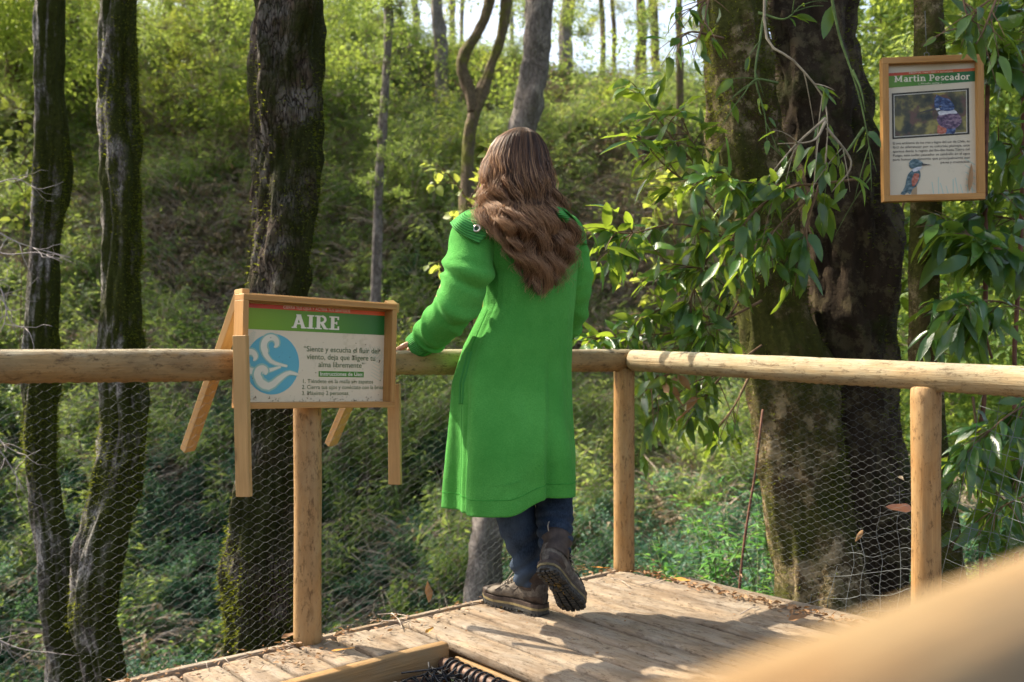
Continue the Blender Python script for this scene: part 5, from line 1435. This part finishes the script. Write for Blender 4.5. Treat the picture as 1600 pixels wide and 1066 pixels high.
# ------------------------------------------------------------------ hair
def hairmat():
    m = Mat('brown_hair', .42, .5)
    at = m.n.new('ShaderNodeAttribute'); at.attribute_name = 'tone'
    c = m.ramp(at.outputs['Fac'], [(0, (.020,.011,.008)), (.35, (.060,.032,.019)), (.65, (.19,.092,.046)), (1, (.52,.30,.15))])
    m.color(c); m.b.inputs['Anisotropic'].default_value = .5
    tr = m.n.new('ShaderNodeBsdfTranslucent'); m.L(m.mix(.5, c, (.5,.28,.14)), tr.inputs[0])
    mx = m.n.new('ShaderNodeMixShader'); mx.inputs[0].default_value = .28
    m.L(m.b.outputs[0], mx.inputs[1]); m.L(tr.outputs[0], mx.inputs[2]); m.L(mx.outputs[0], m.out.inputs[0])
    return m.m
HAIR = hairmat()
HV = [196, 200, 206, 216, 232, 252, 280, 308, 335, 360, 385, 410, 435, 455]
HL = [811, 800, 790, 777, 766, 759, 753, 747, 744, 760, 782, 800, 820, 838]
HR = [824, 834, 842, 849, 856, 861, 867, 876, 890, 902, 908, 905, 898, 890]
HD = [.02, .045, .065, .085, .10, .118, .138, .150, .155, .12, .08, .06, .05, .04]
HC = Vector((.042, 3.425, 0))
def env(v, q, lay):
    """point on the hair envelope: q -1..1 across, lay 0 deep .. 1 outermost; below the nape locks fall straight"""
    vc = min(v, 315)
    uL = cat1(HV, HL, vc); uR = cat1(HV, HR, vc); Dp = cat1(HV, HD, v)
    um = (uL+uR)/2; hwid = (uR-uL)/2*(.80+.20*lay); uu = um+q*hwid
    if v > 315:
        k = (uu-745)/135; uu += min(v-315, 50)*(.14+.30*k*k)+max(0, v-365)*(.22-.36*k)
    x = px_of(uu, 3.38)
    qe = max(-1, min(1, q)); yh = HC.y-Dp*math.sqrt(max(0, 1-qe*qe))*(.85+.15*lay)+(x-.042)*.35*(1 if v < 330 else .6)
    if v > 265:
        vv = max(v, 322); yb_ = coat_back_y(min(max(x, px_of(735)), px_of(900)), vv)-.018-.024*lay
        k = sm(265, 362, v); yh = yh*(1-k)+min(yb_, yh+.3)*k
    return Vector((x, yh, pz_(v, 3.38)))
def strands(n, rmin, rmax, seed, lay0, lay1, wob, tone, vend, frac=1.0):
    r = random.Random(seed); VV = []; FF = []; TN = []
    for s in range(n):
        q0 = r.uniform(-.985, .985); lay = r.uniform(lay0, lay1)
        v0 = 197+abs(r.gauss(0, 3)) if r.random() < .8 else r.uniform(200, 300)
        ve = vend(q0, r)
        m_ = 34; amp = wob*r.uniform(.5, 1.4); fq = r.uniform(4.5, 8.5); ph = r.uniform(0, 6.28); ph2 = r.uniform(0, 6.28)
        clus = round(q0*8+r.gauss(0,.3))/8
        P = []
        for i in range(m_):
            t = i/(m_-1); v = v0+(ve-v0)*t
            ck = .32*sm(.25, 1, t); qq = q0*(1-ck)+clus*ck+.03*math.sin(3*t+ph)
            qq = max(-1.02, min(1.02, qq))
            p = env(v, qq, lay)
            wv = sm(.12, .75, t); cl = clus*31.7
            p.x += wv*(amp*math.sin(v*(.105+.03*math.sin(cl*3))+cl*5.1+ph*.16)+.2*amp*math.sin(v*.23+ph))
            p.y -= wv*(amp*1.3*math.cos(v*(.105+.03*math.sin(cl*3))+cl*5.1+ph2*.16)+.4*amp)
            p.x += noise.noise(Vector((clus*13, v*.02, 3)))*.014*wv
            P.append(p)
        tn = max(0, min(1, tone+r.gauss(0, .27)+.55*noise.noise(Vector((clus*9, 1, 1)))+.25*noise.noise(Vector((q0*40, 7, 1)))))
        r0 = r.uniform(rmin, rmax)
        o_ = len(VV)
        for i in range(m_):
            t = i/(m_-1); rr = r0*(1-.75*t**3)*(.55+.45*min(1, t*8))
            d = (P[min(i+1, m_-1)]-P[max(i-1, 0)]).normalized(); x = d.cross(Vector((0, 1, 0))).normalized(); y = d.cross(x)
            for k in range(3):
                a = 2.094*k+1.57; VV.append(P[i]+x*(rr*1.5*math.cos(a))+y*(rr*.8*math.sin(a)))
            TN += [min(1, tn+.26*sm(.1, .8, t)-.25*(1-min(1, t*3))+(.12 if q0 < -.4 else 0))]*3  # strands on the left toned lighter, sun glint put into the colour
        for i in range(m_-1):
            a = o_+i*3
            for k in range(3): FF.append((a+k, a+(k+1) % 3, a+3+(k+1) % 3, a+3+k))
    return VV, FF, TN
def vend_main(q0, r):
    base = np.interp(q0, [-1, -.75, -.45, -.1, .25, .6, 1], [344, 360, 392, 428, 448, 436, 390]); return base+18-62*r.random()**1.6
def vend_wisp(q0, r):
    base = np.interp(q0, [-1, -.6, -.1, .3, 1], [350, 380, 440, 462, 425]); return base+r.uniform(-20, 16)
hair = None
VV, FF, TN = [], [], []
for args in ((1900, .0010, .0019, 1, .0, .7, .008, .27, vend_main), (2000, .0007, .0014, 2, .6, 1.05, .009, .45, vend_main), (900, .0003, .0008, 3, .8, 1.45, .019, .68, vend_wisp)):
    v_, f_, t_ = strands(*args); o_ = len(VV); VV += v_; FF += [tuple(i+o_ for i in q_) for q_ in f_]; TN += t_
# frizzy flyaways at the left shoulder and the crown, their lit look put into the tone
r = random.Random(5)
mbf = MB()
for k in range(90):
    v = r.uniform(300, 352); s = -1; p = env(v, s*r.uniform(.8, 1.0), 1)
    P = [p]; d = Vector((s*.5, -.6, -.5))
    for i in range(8):
        d = (d+Vector((r.gauss(0,.5), r.gauss(0,.3), r.gauss(-.1,.5)))).normalized(); P.append(P[-1]+d*.007)
    mbf.tube(catmull(P, 18), .00045, 3)
o_ = len(VV); VV += [Vector(p) for p in mbf.V]; FF += [tuple(i+o_ for i in q_) for q_ in mbf.F if len(q_) == 4]; TN += [.85]*len(mbf.V)
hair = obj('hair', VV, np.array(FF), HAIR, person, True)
at = hair.data.attributes.new('tone', 'FLOAT', 'POINT'); at.data.foreach_set('value', np.array(TN, np.float32))
# the mass under the loose strands
V = []; hv = np.linspace(199, 372, 44)
for v in hv:
    for j in range(40):
        a = 2*math.pi*j/40
        q_ = math.cos(a)*.93*(1-.35*sm(320, 372, v))+.12*sm(320, 372, v); p = env(v, q_, 0)
        if math.sin(a) > 0:
            Dp = cat1(HV, HD, v); p.y = HC.y+(x_ if False else 0)+Dp*.55*math.sin(a)*(1 if v < 300 else .3)-(.0 if v < 300 else .0)
            if v > 300:
                k = sm(300, 350, v); yb_ = coat_back_y(min(max(p.x, px_of(735)), px_of(900)), max(v, 322)); p.y = p.y*(1-k)+(yb_+.01)*k
        else: p.y += .008
        V.append(p)
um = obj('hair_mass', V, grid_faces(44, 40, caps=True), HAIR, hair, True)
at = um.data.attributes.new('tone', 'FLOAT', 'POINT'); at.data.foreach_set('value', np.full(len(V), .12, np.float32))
# ------------------------------------------------------------------ leafy branches near the camera
LEAFM = [mesh_data('leaf', *leaf_vf(1.0, w_, 6, f_, d_, wv), LAUREL, True) for (w_, f_, d_, wv) in ((.27, .35, .30, .12), (.31, .25, .45, .25), (.24, .5, .18, .08), (.33, .15, .6, .3), (.28, .3, .05, .2))]
TWIGM = plain('laurel_twig', (.16,.10,.055), .8, .2, 0, .3, 30)
TWIGP = plain('pale_twig', (.30,.25,.17), .8, .2, 0, .3, 30)
TWIGG = plain('green_twig', (.10,.15,.04), .7, .3, 0, .3, 30)
def branch(label, twigs, n, L, seed, droop=.5, group='glossy leafy branches by the big tree', name='leafy_branch', twm=None, spread=.05, stuffn=0, cluster=True, cat='branch', mat=None, wscale=1.0, subt=1.0):
    """twigs: polylines of (u, v, Y); n leaves as single objects, stuffn more joined"""
    r = random.Random(seed)
    root = W(*twigs[0][0]); t = empty(name, root); tag(t, label, cat, group)
    mb = MB(); PL = []
    for tw in twigs:
        P = catmull([tuple(W(*p)) for p in tw], 16)
        mb.tube(P, [.0065*(1-.75*i/15) for i in range(16)], 6); PL.append((P, .012))
        for k in range(max(2, int(len(tw)*2.5*subt))):
            i = r.randint(4, 15); d = Vector(P[min(i+1, 15)]-P[i-1]).normalized()
            d2 = (d+Vector((r.gauss(0,.7), r.gauss(0,.6), r.gauss(-.15,.5)))).normalized(); Ls = r.uniform(.08, .22)
            Q = [Vector(P[i])+d2*Ls*s+Vector((0,0,-.25*Ls*s*s)) for s in np.linspace(0, 1, 7)]
            if any(1375 < 800+q_.x/q_.y*1555 < 1545 and 80 < 545-(q_.z-CAMZ)/q_.y*1555 < 325 for q_ in Q): continue
            mb.tube(Q, [.0028*(1-.6*j/6) for j in range(7)], 5); PL.append(([tuple(q_) for q_ in Q], .01))
    mb.build('twig', twm or TWIGM, t, True)
    VV = []; FF = []
    for k in range(n+stuffn):
        P, _ = PL[r.randrange(len(PL))] if r.random() < .85 or len(PL) < 2 else PL[0]
        s = 1-abs(r.gauss(0, .28)) if cluster else r.uniform(.1, 1); s = max(.08, min(1, s)); q_ = s*(len(P)-1); i = min(int(q_), len(P)-2)
        p = Vector(P[i]).lerp(Vector(P[i+1]), q_-i); d = (Vector(P[i+1])-Vector(P[i])).normalized()
        rd = Vector((r.gauss(0, 1), r.gauss(0, 1), r.gauss(0, .7))).normalized()
        dd = (d*.55+rd*.75+Vector((0, 0, -droop*r.uniform(.2, 1.5)))).normalized()
        p = p+rd*spread*r.random()*.4
        Lk = L*r.uniform(.6, 1.2)
        up = (ZUP+Vector((r.gauss(0,.35), r.gauss(-.15,.35), 0))).normalized()
        M = Matrix.Translation(p) @ rot_to(dd, up, r.gauss(0, .5)).to_4x4() @ Matrix.Diagonal((Lk*wscale, Lk, Lk, 1))
        me = r.choice(LEAFM if mat is None else mat)
        bad = False
        for q_ in (p, p+dd*Lk*.5, p+dd*Lk):
            uu = 800+q_.x/q_.y*1555; vv = 545-(q_.z-CAMZ)/q_.y*1555
            if 1388 < uu < 1545 and 84 < vv < 325 and not (vv < 112 and uu > 1470) and q_.y < 4.4: bad = True
        if bad: continue
        if k < n: place('leaf', me, t, M)
        else:
            o_ = len(VV); VV += [M @ v.co for v in me.vertices]; FF += [tuple(i_+o_ for i_ in p_.vertices) for p_ in me.polygons]
    if FF:
        tag(obj('foliage', VV, FF, (mat or LEAFM)[0].materials[0], t, True), kind='stuff')
    return t
branch('spray of pale backlit leaves reaching left, high beside the big trunk',
  [[(1165,330,4.4),(1100,270,4.3),(1050,215,4.2),(1000,145,4.1)], [(1140,360,4.4),(1090,300,4.25),(1040,260,4.2),(1000,215,4.1)], [(1120,290,4.3),(1085,230,4.2),(1060,170,4.2)], [(1110,260,4.25),(1095,310,4.2),(1085,380,4.2)]], 120, .15, 11, .25)
branch('long leafy spray pointing left just beyond the right shoulder of the woman',
  [[(1200,400,4.3),(1130,370,4.2),(1060,350,4.15),(985,365,4.1),(945,358,4.05)], [(1150,420,4.3),(1100,420,4.2),(1040,410,4.15)], [(1120,370,4.25),(1090,440,4.2),(1070,490,4.2)], [(1160,380,4.3),(1130,450,4.2),(1120,520,4.2)]], 190, .14, 12, .3)
branch('dense cluster of shiny leaves hanging across the middle of the pale trunk',
  [[(1340,280,4.0),(1300,285,3.95),(1240,290,3.9),(1170,285,3.9),(1105,275,3.85)], [(1290,290,3.95),(1240,330,3.9),(1200,370,3.9)], [(1250,285,3.9),(1190,320,3.85),(1150,360,3.85)], [(1280,290,3.9),(1260,350,3.9),(1250,400,3.9)]], 190, .135, 13, .4)
branch('low leafy branch resting on the rail right of the corner post',
  [[(1190,470,4.35),(1130,500,4.3),(1050,520,4.25),(980,525,4.2),(920,530,4.1)], [(1130,505,4.3),(1060,480,4.25),(1020,490,4.2)], [(1160,560,4.4),(1090,545,4.35),(1030,545,4.3)], [(1180,430,4.4),(1120,520,4.3),(1080,540,4.2)]], 150, .12, 14, .2)
branch('dark leaves under the rail left of the big tree, dead ones among them',
  [[(1190,540,4.6),(1130,580,4.5),(1080,600,4.45),(1030,640,4.4)], [(1150,560,4.5),(1110,610,4.5),(1090,645,4.45)], [(1170,590,4.55),(1150,630,4.5),(1130,660,4.5)], [(1100,570,4.5),(1040,580,4.4),(1010,610,4.35)]], 110, .12, 15, .7)
branch('thin pale branch with few dark leaves in front of both big stems',
  [[(1195,-40,4.05),(1198,60,4.0),(1240,95,3.95),(1285,150,3.95),(1293,200,3.9),(1290,240,3.9)], [(1290,185,3.9),(1240,230,3.9),(1190,290,3.85)], [(1292,200,3.9),(1330,255,3.9),(1300,300,3.9)], [(1290,190,3.9),(1270,220,3.85),(1215,225,3.85)]], 34, .12, 16, .6, twm=TWIGP, subt=.35)
branch('green climbing stem with single broad leaves in front of the dark big stem',
  [[(1293,-40,4.0),(1310,50,4.0),(1330,110,3.98),(1345,160,3.97),(1358,230,3.97),(1362,300,3.97)], [(1332,110,3.98),(1345,140,3.95),(1352,175,3.95)], [(1350,200,3.97),(1320,240,3.95),(1290,260,3.93)]], 15, .13, 17, .8, twm=TWIGG, subt=.3)
branch('small leafy tuft in the top left fork of the big tree, against the sky',
  [[(1130,-30,4.2),(1100,0,4.2),(1070,20,4.1)], [(1115,-30,4.2),(1105,10,4.15),(1100,40,4.1)], [(1130,60,4.3),(1085,50,4.2),(1062,55,4.15)]], 26, .13, 18, .6)
branch('thin twigs with narrow leaves between the two big stems',
  [[(1200,-20,4.25),(1188,60,4.25),(1180,120,4.2),(1195,180,4.2),(1200,240,4.2)], [(1215,130,4.2),(1180,125,4.15),(1160,150,4.1)], [(1185,20,4.25),(1225,30,4.2),(1250,10,4.2)]], 18, .10, 19, .5, twm=TWIGG, subt=.4)
branch('sunlit leaves hanging over the top right corner of the framed bird sign',
  [[(1620,-60,4.0),(1560,-10,3.98),(1520,20,3.95),(1495,50,3.95)], [(1560,-10,3.98),(1540,40,3.93),(1525,70,3.92)], [(1500,-40,4.0),(1510,20,3.97),(1530,40,3.95)]], 26, .14, 20, .9)
# the dense wall of leaves right of the bird sign
for k, (lb, tws, n, L, stf) in enumerate((
  ('dense dark green branches right of the bird sign, upper part', [[(1640,140,4.4),(1600,120,4.4),(1560,100,4.35),(1545,60,4.3)], [(1640,260,4.4),(1590,230,4.3),(1550,220,4.2)], [(1650,40,4.5),(1600,20,4.5),(1560,10,4.45)], [(1620,330,4.5),(1580,300,4.5),(1545,300,4.45)]], 150, .17, 90),
  ('dense dark branches below and right of the bird sign, over the rail', [[(1640,420,4.3),(1590,400,4.25),(1540,380,4.2),(1500,360,4.2)], [(1650,520,4.2),(1590,480,4.15),(1530,470,4.1),(1480,490,4.1)], [(1640,350,4.5),(1570,340,4.5),(1520,330,4.5)], [(1550,560,4.3),(1530,500,4.25),(1490,470,4.2)]], 190, .17, 90),
  ('dark broad leaves under the rail at the right edge', [[(1650,620,4.2),(1590,640,4.1),(1540,680,4.05),(1510,720,4.0)], [(1640,760,4.0),(1590,780,3.95),(1550,800,3.9)], [(1520,620,4.3),(1530,700,4.25),(1545,780,4.2)], [(1650,700,4.4),(1600,720,4.4),(1570,860,4.3)]], 150, .15, 60),
  ('leaves behind the slim trunk between the dark big stem and the bird sign', [[(1380,560,5.0),(1400,480,5.0),(1410,400,5.0),(1400,330,5.0)], [(1410,330,5.2),(1420,240,5.2),(1400,160,5.2)], [(1500,600,5.0),(1490,520,5.0),(1500,430,5.0)]], 90, .15, 0),
  )):
    branch(lb, tws, n, L, 40+k, .6, 'dense laurel foliage at the right', stuffn=stf, spread=.12, cluster=False)
# upright reddish stems on the right
for k, (P, lb) in enumerate(((([(1536,1000,4.5),(1530,760,4.5),(1524,700,4.5),(1538,620,4.45),(1540,420,4.45),(1540,280,4.45),(1545,60,4.5)]), 'upright reddish brown stem nearer the bird sign'),
   (([(1590,1000,4.6),(1585,600,4.6),(1588,500,4.6),(1594,400,4.6),(1598,250,4.6),(1600,50,4.6)]), 'upright reddish brown stem at the right edge'),
   (([(1152,960,4.6),(1160,870,4.55),(1170,800,4.55),(1180,740,4.55),(1186,690,4.55),(1192,640,4.6)]), 'thin dead stem leaning up left of the big tree behind the wire'))):
    t = empty('sapling', W(*P[0])); tag(t, lb, 'sapling', 'thin upright stems'); mb = MB()
    mb.tube(catmull([tuple(W(*p)) for p in P], 40), [.0105 if k < 2 else .006]*40, 8, disp=lambda i, tt, a, p: .0015*noise.noise(p*25)); mb.build('stem', plain('red_brown_stem', (.17,.075,.045), .7, .3, 0, .35, 20), t, True)
# wall of smaller sunlit leaves farther behind on the right
def wall(name, label, us, vs, Ys, n, seed, src, scale):
    r = random.Random(seed); P = []; Ro = []; S = []
    for k in range(n):
        P.append(tuple(W(r.uniform(*us), r.uniform(*vs), r.uniform(*Ys)))); Ro.append((r.uniform(-.6,.6), r.uniform(-.6,.6), r.uniform(0, 6.28))); S.append(r.uniform(*scale))
    scatter(name, label, src, P, Ro, S)
wall('sunlit_foliage', 'bright sunlit small leaved foliage behind the bird sign', (1370, 1700), (-80, 700), (7.0, 10.5), 260, 5, SHRB+CROWNC+BAMB[:1], (.55, .95))

# low plants just beyond the deck, left of the big tree
FERNL = [mesh_data('leaf', *leaf_vf(1.0, w_, 4, .25, d_, .1), FERN, True) for (w_, d_) in ((.18, .5), (.24, .35), (.3, .3))]
def plant(label, u, v, Y, hgt, n, seed, L=.10):
    r = random.Random(seed); base = W(u, v, Y); t = empty('leafy_plant', base); tag(t, label, 'plant', 'low bright plants beyond the corner of the deck')
    mb = MB(); PL = []
    for s in range(7):
        a = r.uniform(0, 6.28); P = [base+Vector((math.cos(a)*.32*hgt*q_*q_*1.5, math.sin(a)*.32*hgt*q_*q_*1.5, hgt*r.uniform(.95,1.05)*q_*(1-.2*q_))) for q_ in np.linspace(0, 1, 8)]
        mb.tube(P, [.004*(1-.6*i/7) for i in range(8)], 5); PL.append(P)
    mb.build('stem', TWIGG, t, True)
    for k in range(n):
        P = r.choice(PL); s = r.uniform(.25, 1); q_ = s*7; i = min(int(q_), 6); p = P[i].lerp(P[i+1], q_-i)
        a = r.uniform(0, 6.28); d = Vector((math.cos(a), math.sin(a), r.uniform(-.3, .5)))
        Lk = L*r.uniform(.6, 1.2)*(1.15-.4*s)
        place('leaf', r.choice(FERNL), t, Matrix.Translation(p) @ rot_to(d, ZUP, r.gauss(0,.4)).to_4x4() @ Matrix.Diagonal((Lk, Lk, Lk, 1)))
for k, (u, v, Y, h, n, lb) in enumerate(((1070,990,5.6,.55,70,'bright leafy plant right behind the corner post'), (1120,960,5.2,.55,80,'bright narrow leaved plant in the gap left of the dead stem'), (1185,990,5.4,.75,85,'tall bright plant between the dead stem and the big trunk'),
   (1040,960,6.4,.55,60,'plant with small leaves beyond the corner, left of the others'), (1140,930,6.4,.7,70,'farther bright plant seen above the nearer ones'), (1200,900,5.9,.8,60,'bright plant close against the left side of the big trunk'), (1095,880,7.2,.75,60,'paler plant standing highest behind the corner plants'), (1165,1010,4.9,.35,50,'low plant at the deck edge by the foot of the dead stem'))):
    plant(lb, u, v, Y, h, n, 70+k)
scatter('ground_cover', 'low green ground cover on the bank beyond the deck', SHRB+BLUE, *(lambda P: ([p for p in P], [(0, 0, R.uniform(0, 6.28)) for _ in P], [R.uniform(.28, .5) for _ in P]))([(x, y, land(x, y)+.02) for x, y in ((R.uniform(.6, 7), R.uniform(4.9, 9.5)) for _ in range(420)) if not (x < 2.1 and y < 5.4 and x > .9)]))

# young plants in the middle distance with pale leaves
YOUNG = [mesh_data('leaf', *leaf_vf(1.0, w_, 4, .25, .3, .1), G_YEL, True) for w_ in (.55, .65)]
branch('pale green leafy sapling just left of the woman\'s hair', [[(745,640,6.6),(742,520,6.6),(738,400,6.6),(745,330,6.6),(752,250,6.6)], [(740,400,6.6),(712,400,6.6),(690,420,6.6)], [(742,330,6.6),(715,290,6.6),(695,265,6.6)], [(740,460,6.6),(700,470,6.6),(690,500,6.6)], [(742,300,6.6),(765,260,6.6),(775,240,6.6)]],
  120, .085, 31, .2, 'pale leaved saplings on the slope', 'sapling', TWIGM, mat=YOUNG, cat='sapling')
branch('pale yellow leafy sapling beyond the leaves right of the woman', [[(1062,560,7.2),(1060,440,7.2),(1052,340,7.2),(1050,270,7.2)], [(1056,380,7.2),(1030,340,7.2),(1020,310,7.2)], [(1056,400,7.2),(1085,350,7.2)], [(1058,480,7.2),(1020,460,7.2),(1000,430,7.2)]],
  110, .085, 32, .2, 'pale leaved saplings on the slope', 'sapling', TWIGM, mat=YOUNG, cat='sapling')
branch('sapling with yellow green leaves left of the leftmost trunk', [[(30,600,9.5),(34,420,9.5),(40,260,9.5),(28,150,9.5)], [(36,300,9.5),(10,260,9.5),(-10,230,9.5)], [(34,340,9.5),(60,300,9.5)], [(33,260,9.5),(60,210,9.5),(75,180,9.5)]],
  150, .10, 33, .2, 'pale leaved saplings on the slope', 'sapling', TWIGM, mat=YOUNG, cat='sapling')
# bare grey twigs at the left edge
def bare(label, lines, seed):
    r = random.Random(seed); t = empty('bare_branch', W(*lines[0][0])); tag(t, label, 'branch', 'bare grey branches at the left edge')
    GT = plain('grey_twig', (.33,.29,.27), .8, .2, 0, .3, 30)
    for L_ in lines:
        mb = MB(); P = catmull([tuple(W(*p)) for p in L_], 18); mb.tube(P, [.0055*(1-.7*i/17) for i in range(18)], 5)
        for k in range(6):
            i = r.randint(4, 16); p = Vector(P[i]); d = (Vector(P[i]-P[i-2]).normalized()+Vector((r.gauss(0,.6), r.gauss(0,.4), r.gauss(0,.7)))).normalized()
            Q = [p]
            for _ in range(5): d = (d+Vector((r.gauss(0,.3), r.gauss(0,.3), r.gauss(0,.3)))).normalized(); Q.append(Q[-1]+d*.04)
            mb.tube(Q, [.0025*(1-.12*j) for j in range(6)], 4)
        mb.build('twig', GT, t, True)
bare('bare grey twigs crossing the leftmost trunk at mid height', [[(-60,330,5.3),(10,370,5.3),(45,385,5.3),(110,402,5.3)], [(-40,300,5.3),(20,280,5.3),(52,292,5.3)], [(-40,350,5.3),(0,395,5.3),(60,395,5.3),(98,410,5.3)]], 1)
bare('lower bare grey twigs at the left edge just above the rail', [[(-40,430,5.0),(0,450,5.0),(15,500,5.0),(45,515,5.0)], [(-40,440,5.0),(5,470,5.0),(8,500,5.0),(0,520,5.0)]], 2)
bare('pale bare twigs low at the left edge behind the wire', [[(-50,640,5.1),(0,690,5.1),(35,712,5.1)], [(-50,660,5.1),(0,705,5.1),(40,770,5.1)], [(-40,980,5.1),(20,1010,5.1),(70,1020,5.1)]], 3)

# ------------------------------------------------------------------ fallen leaves and litter on the deck
DEADO = leafmat('orange_fallen_leaf', [(.50,.19,.03), (.58,.26,.05), (.60,.34,.08)], (.55,.25,.04), .15, .6)
DEADP = leafmat('pale_fallen_leaf', [(.42,.32,.19), (.5,.4,.26), (.56,.46,.32)], (.4,.3,.18), .15, .7)
def fallen(label, u, v, L, wd, ang, mat, curl=.2, roll=0, lift=.012, Y=None, tilt=0.0, group=None):
    if Y is None:
        Y = CAMZ*1555/(v-545); p = Vector(((u-800)/1555*Y, Y, lift))
    else: p = W(u, v, Y)
    Vv, f = leaf_vf(L, wd, 8, curl, -curl*.6, .25)
    d = Vector((math.cos(ang), math.sin(ang), tilt)); M = Matrix.Translation(p) @ rot_to(d, ZUP, roll).to_4x4() @ Matrix.Translation((0, -L/2, 0))
    return tag(obj('fallen_leaf', Vv, f, mat, None, True, M), label, 'leaf', group)
fallen('orange dead leaf left of the foot of the corner post', 938, 893, .085, .020, 3.3, DEADO, .3, .2)
fallen('orange dead leaf on the deck just right of the corner post', 1065, 912, .078, .024, 2.8, DEADO, .3, -.2)
fallen('pale curled wood chip on the far edge of the deck', 1093, 907, .06, .014, 2.3, DEADP, .5, .3)
fallen('dark curled leaf lying alone on the deck boards at the right', 1245, 974, .065, .026, .3, DEADM, .6, .4)
fallen('small orange leaf on the short planks right of the left post', 670, 992, .045, .012, 1.1, DEADO, .5, .5)
fallen('orange splinter leaf on a short plank beside the left post', 536, 1022, .07, .012, .25, DEADO, .2, .1)
fallen('brown curled leaf standing up at the left edge behind the planks', 667, 940, .075, .032, 1.9, DEADM, .5, .5, .03, tilt=1.2)
fallen('pink brown dead leaf caught in the wire left of the right post', 1406, 795, .078, .034, 2.9, leafmat('pink_dead_leaf', [(.40,.20,.14), (.46,.24,.17), (.5,.27,.2)], (.4,.2,.12), .2, .7), .3, 1.1, Y=3.2)
fallen('grey crumpled dead leaf caught high in the square wire', 1407, 749, .03, .02, 1.9, DEADP, .6, .9, Y=3.2)
fallen('brown folded leaf hanging in the crumpled wire', 1341, 838, .07, .016, 1.9, DEADM, .5, 1.2, Y=3.32, tilt=-1.0)
fallen('rolled brown leaf against the left foot of the left post', 452, 1002, .05, .02, .4, DEADM, .7, .3)
r = random.Random(44)
for k in range(9):   # dead leaves caught in the branch under the rail
    fallen('dry brown leaf in the bunch caught in the branch under the rail', 1045+r.uniform(-14, 48), 618+r.uniform(-26, 34), .09, .034, r.uniform(0, 6.28), DEADM, .5, r.uniform(-1, 1), Y=4.18+r.uniform(-.05, .05), tilt=r.uniform(-1.5, .8), group='dead leaves caught under the rail')
# loose bits: strips, crumbs, needles
mb = MB(); mb2 = MB()
def crumb(p, s, m_):
    a = r.uniform(0, 6.28); d = Vector((math.cos(a), math.sin(a), r.uniform(-.1, .4)))
    Vv, f = leaf_vf(s, s*r.uniform(.2, .5), 3, r.uniform(.1, .7), r.uniform(-.4, .4), .2, Matrix.Translation(p) @ rot_to(d, ZUP, r.uniform(-1, 1)).to_4x4()); m_.add(Vv, f)
for k in range(420):
    a_ = r.uniform(-.05, 3.2) if k < 300 else abs(r.gauss(1.6, .35)); crumb(D(a_, r.gauss(.0, .022) if k < 300 else r.uniform(.02, .16), r.uniform(.001, .012)), r.uniform(.006, .024), mb)
for k in range(420):
    t_ = r.uniform(.0, 1.3); p = D(0, .05)+axr*t_; crumb(p-Vector((.779, .627, 0))*abs(r.gauss(0, .03))+Vector((.779, .627, 0))*.02+ZUP*r.uniform(.001, .014), r.uniform(.008, .035), mb)
for k in range(190):
    crumb(D(r.uniform(0, 1.1), r.uniform(.05, 1.6), .001), r.uniform(.004, .014), mb)
for (u, v, n, s) in ((1150,905,16,14),(1230,955,26,30),(1195,948,18,34),(660,978,8,10),(470,1030,40,40),(445,1012,20,22),(540,992,26,22),(600,970,26,30),(905,892,26,20),(1010,888,20,26)):
    Y = CAMZ*1555/(v-545)
    for k in range(n): crumb(Vector(((u-800)/1555*Y+r.gauss(0, s/1555*Y*.5), Y+r.gauss(0, s/1555*Y*.7), r.uniform(.001, .010))), r.uniform(.006, .022), mb)
tag(mb.build('leaf_litter', DEADM, None, True), 'brown crumbs and bits of dead leaf strewn along the deck edges', kind='stuff')
mb = MB()
def stick(u0, v0, u1, v1, rr=.0016, z=.003):
    Pp = []
    for (u, v) in ((u0, v0), ((u0+u1)/2+r.uniform(-4, 4), (v0+v1)/2+r.uniform(-3, 3)), (u1, v1)):
        Y = CAMZ*1555/(v-545); Pp.append(((u-800)/1555*Y, Y, z+r.uniform(0, .006)))
    mb.tube(catmull(Pp, 10), rr, 5)
for s_ in ((578,972,632,973),(590,962,640,966),(640,972,600,984),(1156,963,1186,950),(1000,917,1035,908),(612,960,628,985),(1215,1000,1262,1010),(1090,905,1120,915),(955,905,985,920)): stick(*s_)
for k in range(60):
    Y = r.uniform(2.9, 4.1); p = D(r.uniform(0, 1.9), abs(r.gauss(0, .07)), .003); a = r.uniform(0, 3.14); L_ = r.uniform(.02, .06)
    mb.tube([p, p+Vector((math.cos(a)*L_, math.sin(a)*L_, .003))], .0009, 4)
tag(mb.build('fallen_twigs', G_TWIG, None, True), 'thin dry twigs lying on the deck boards', kind='stuff')
print('objects', len(sc.objects))
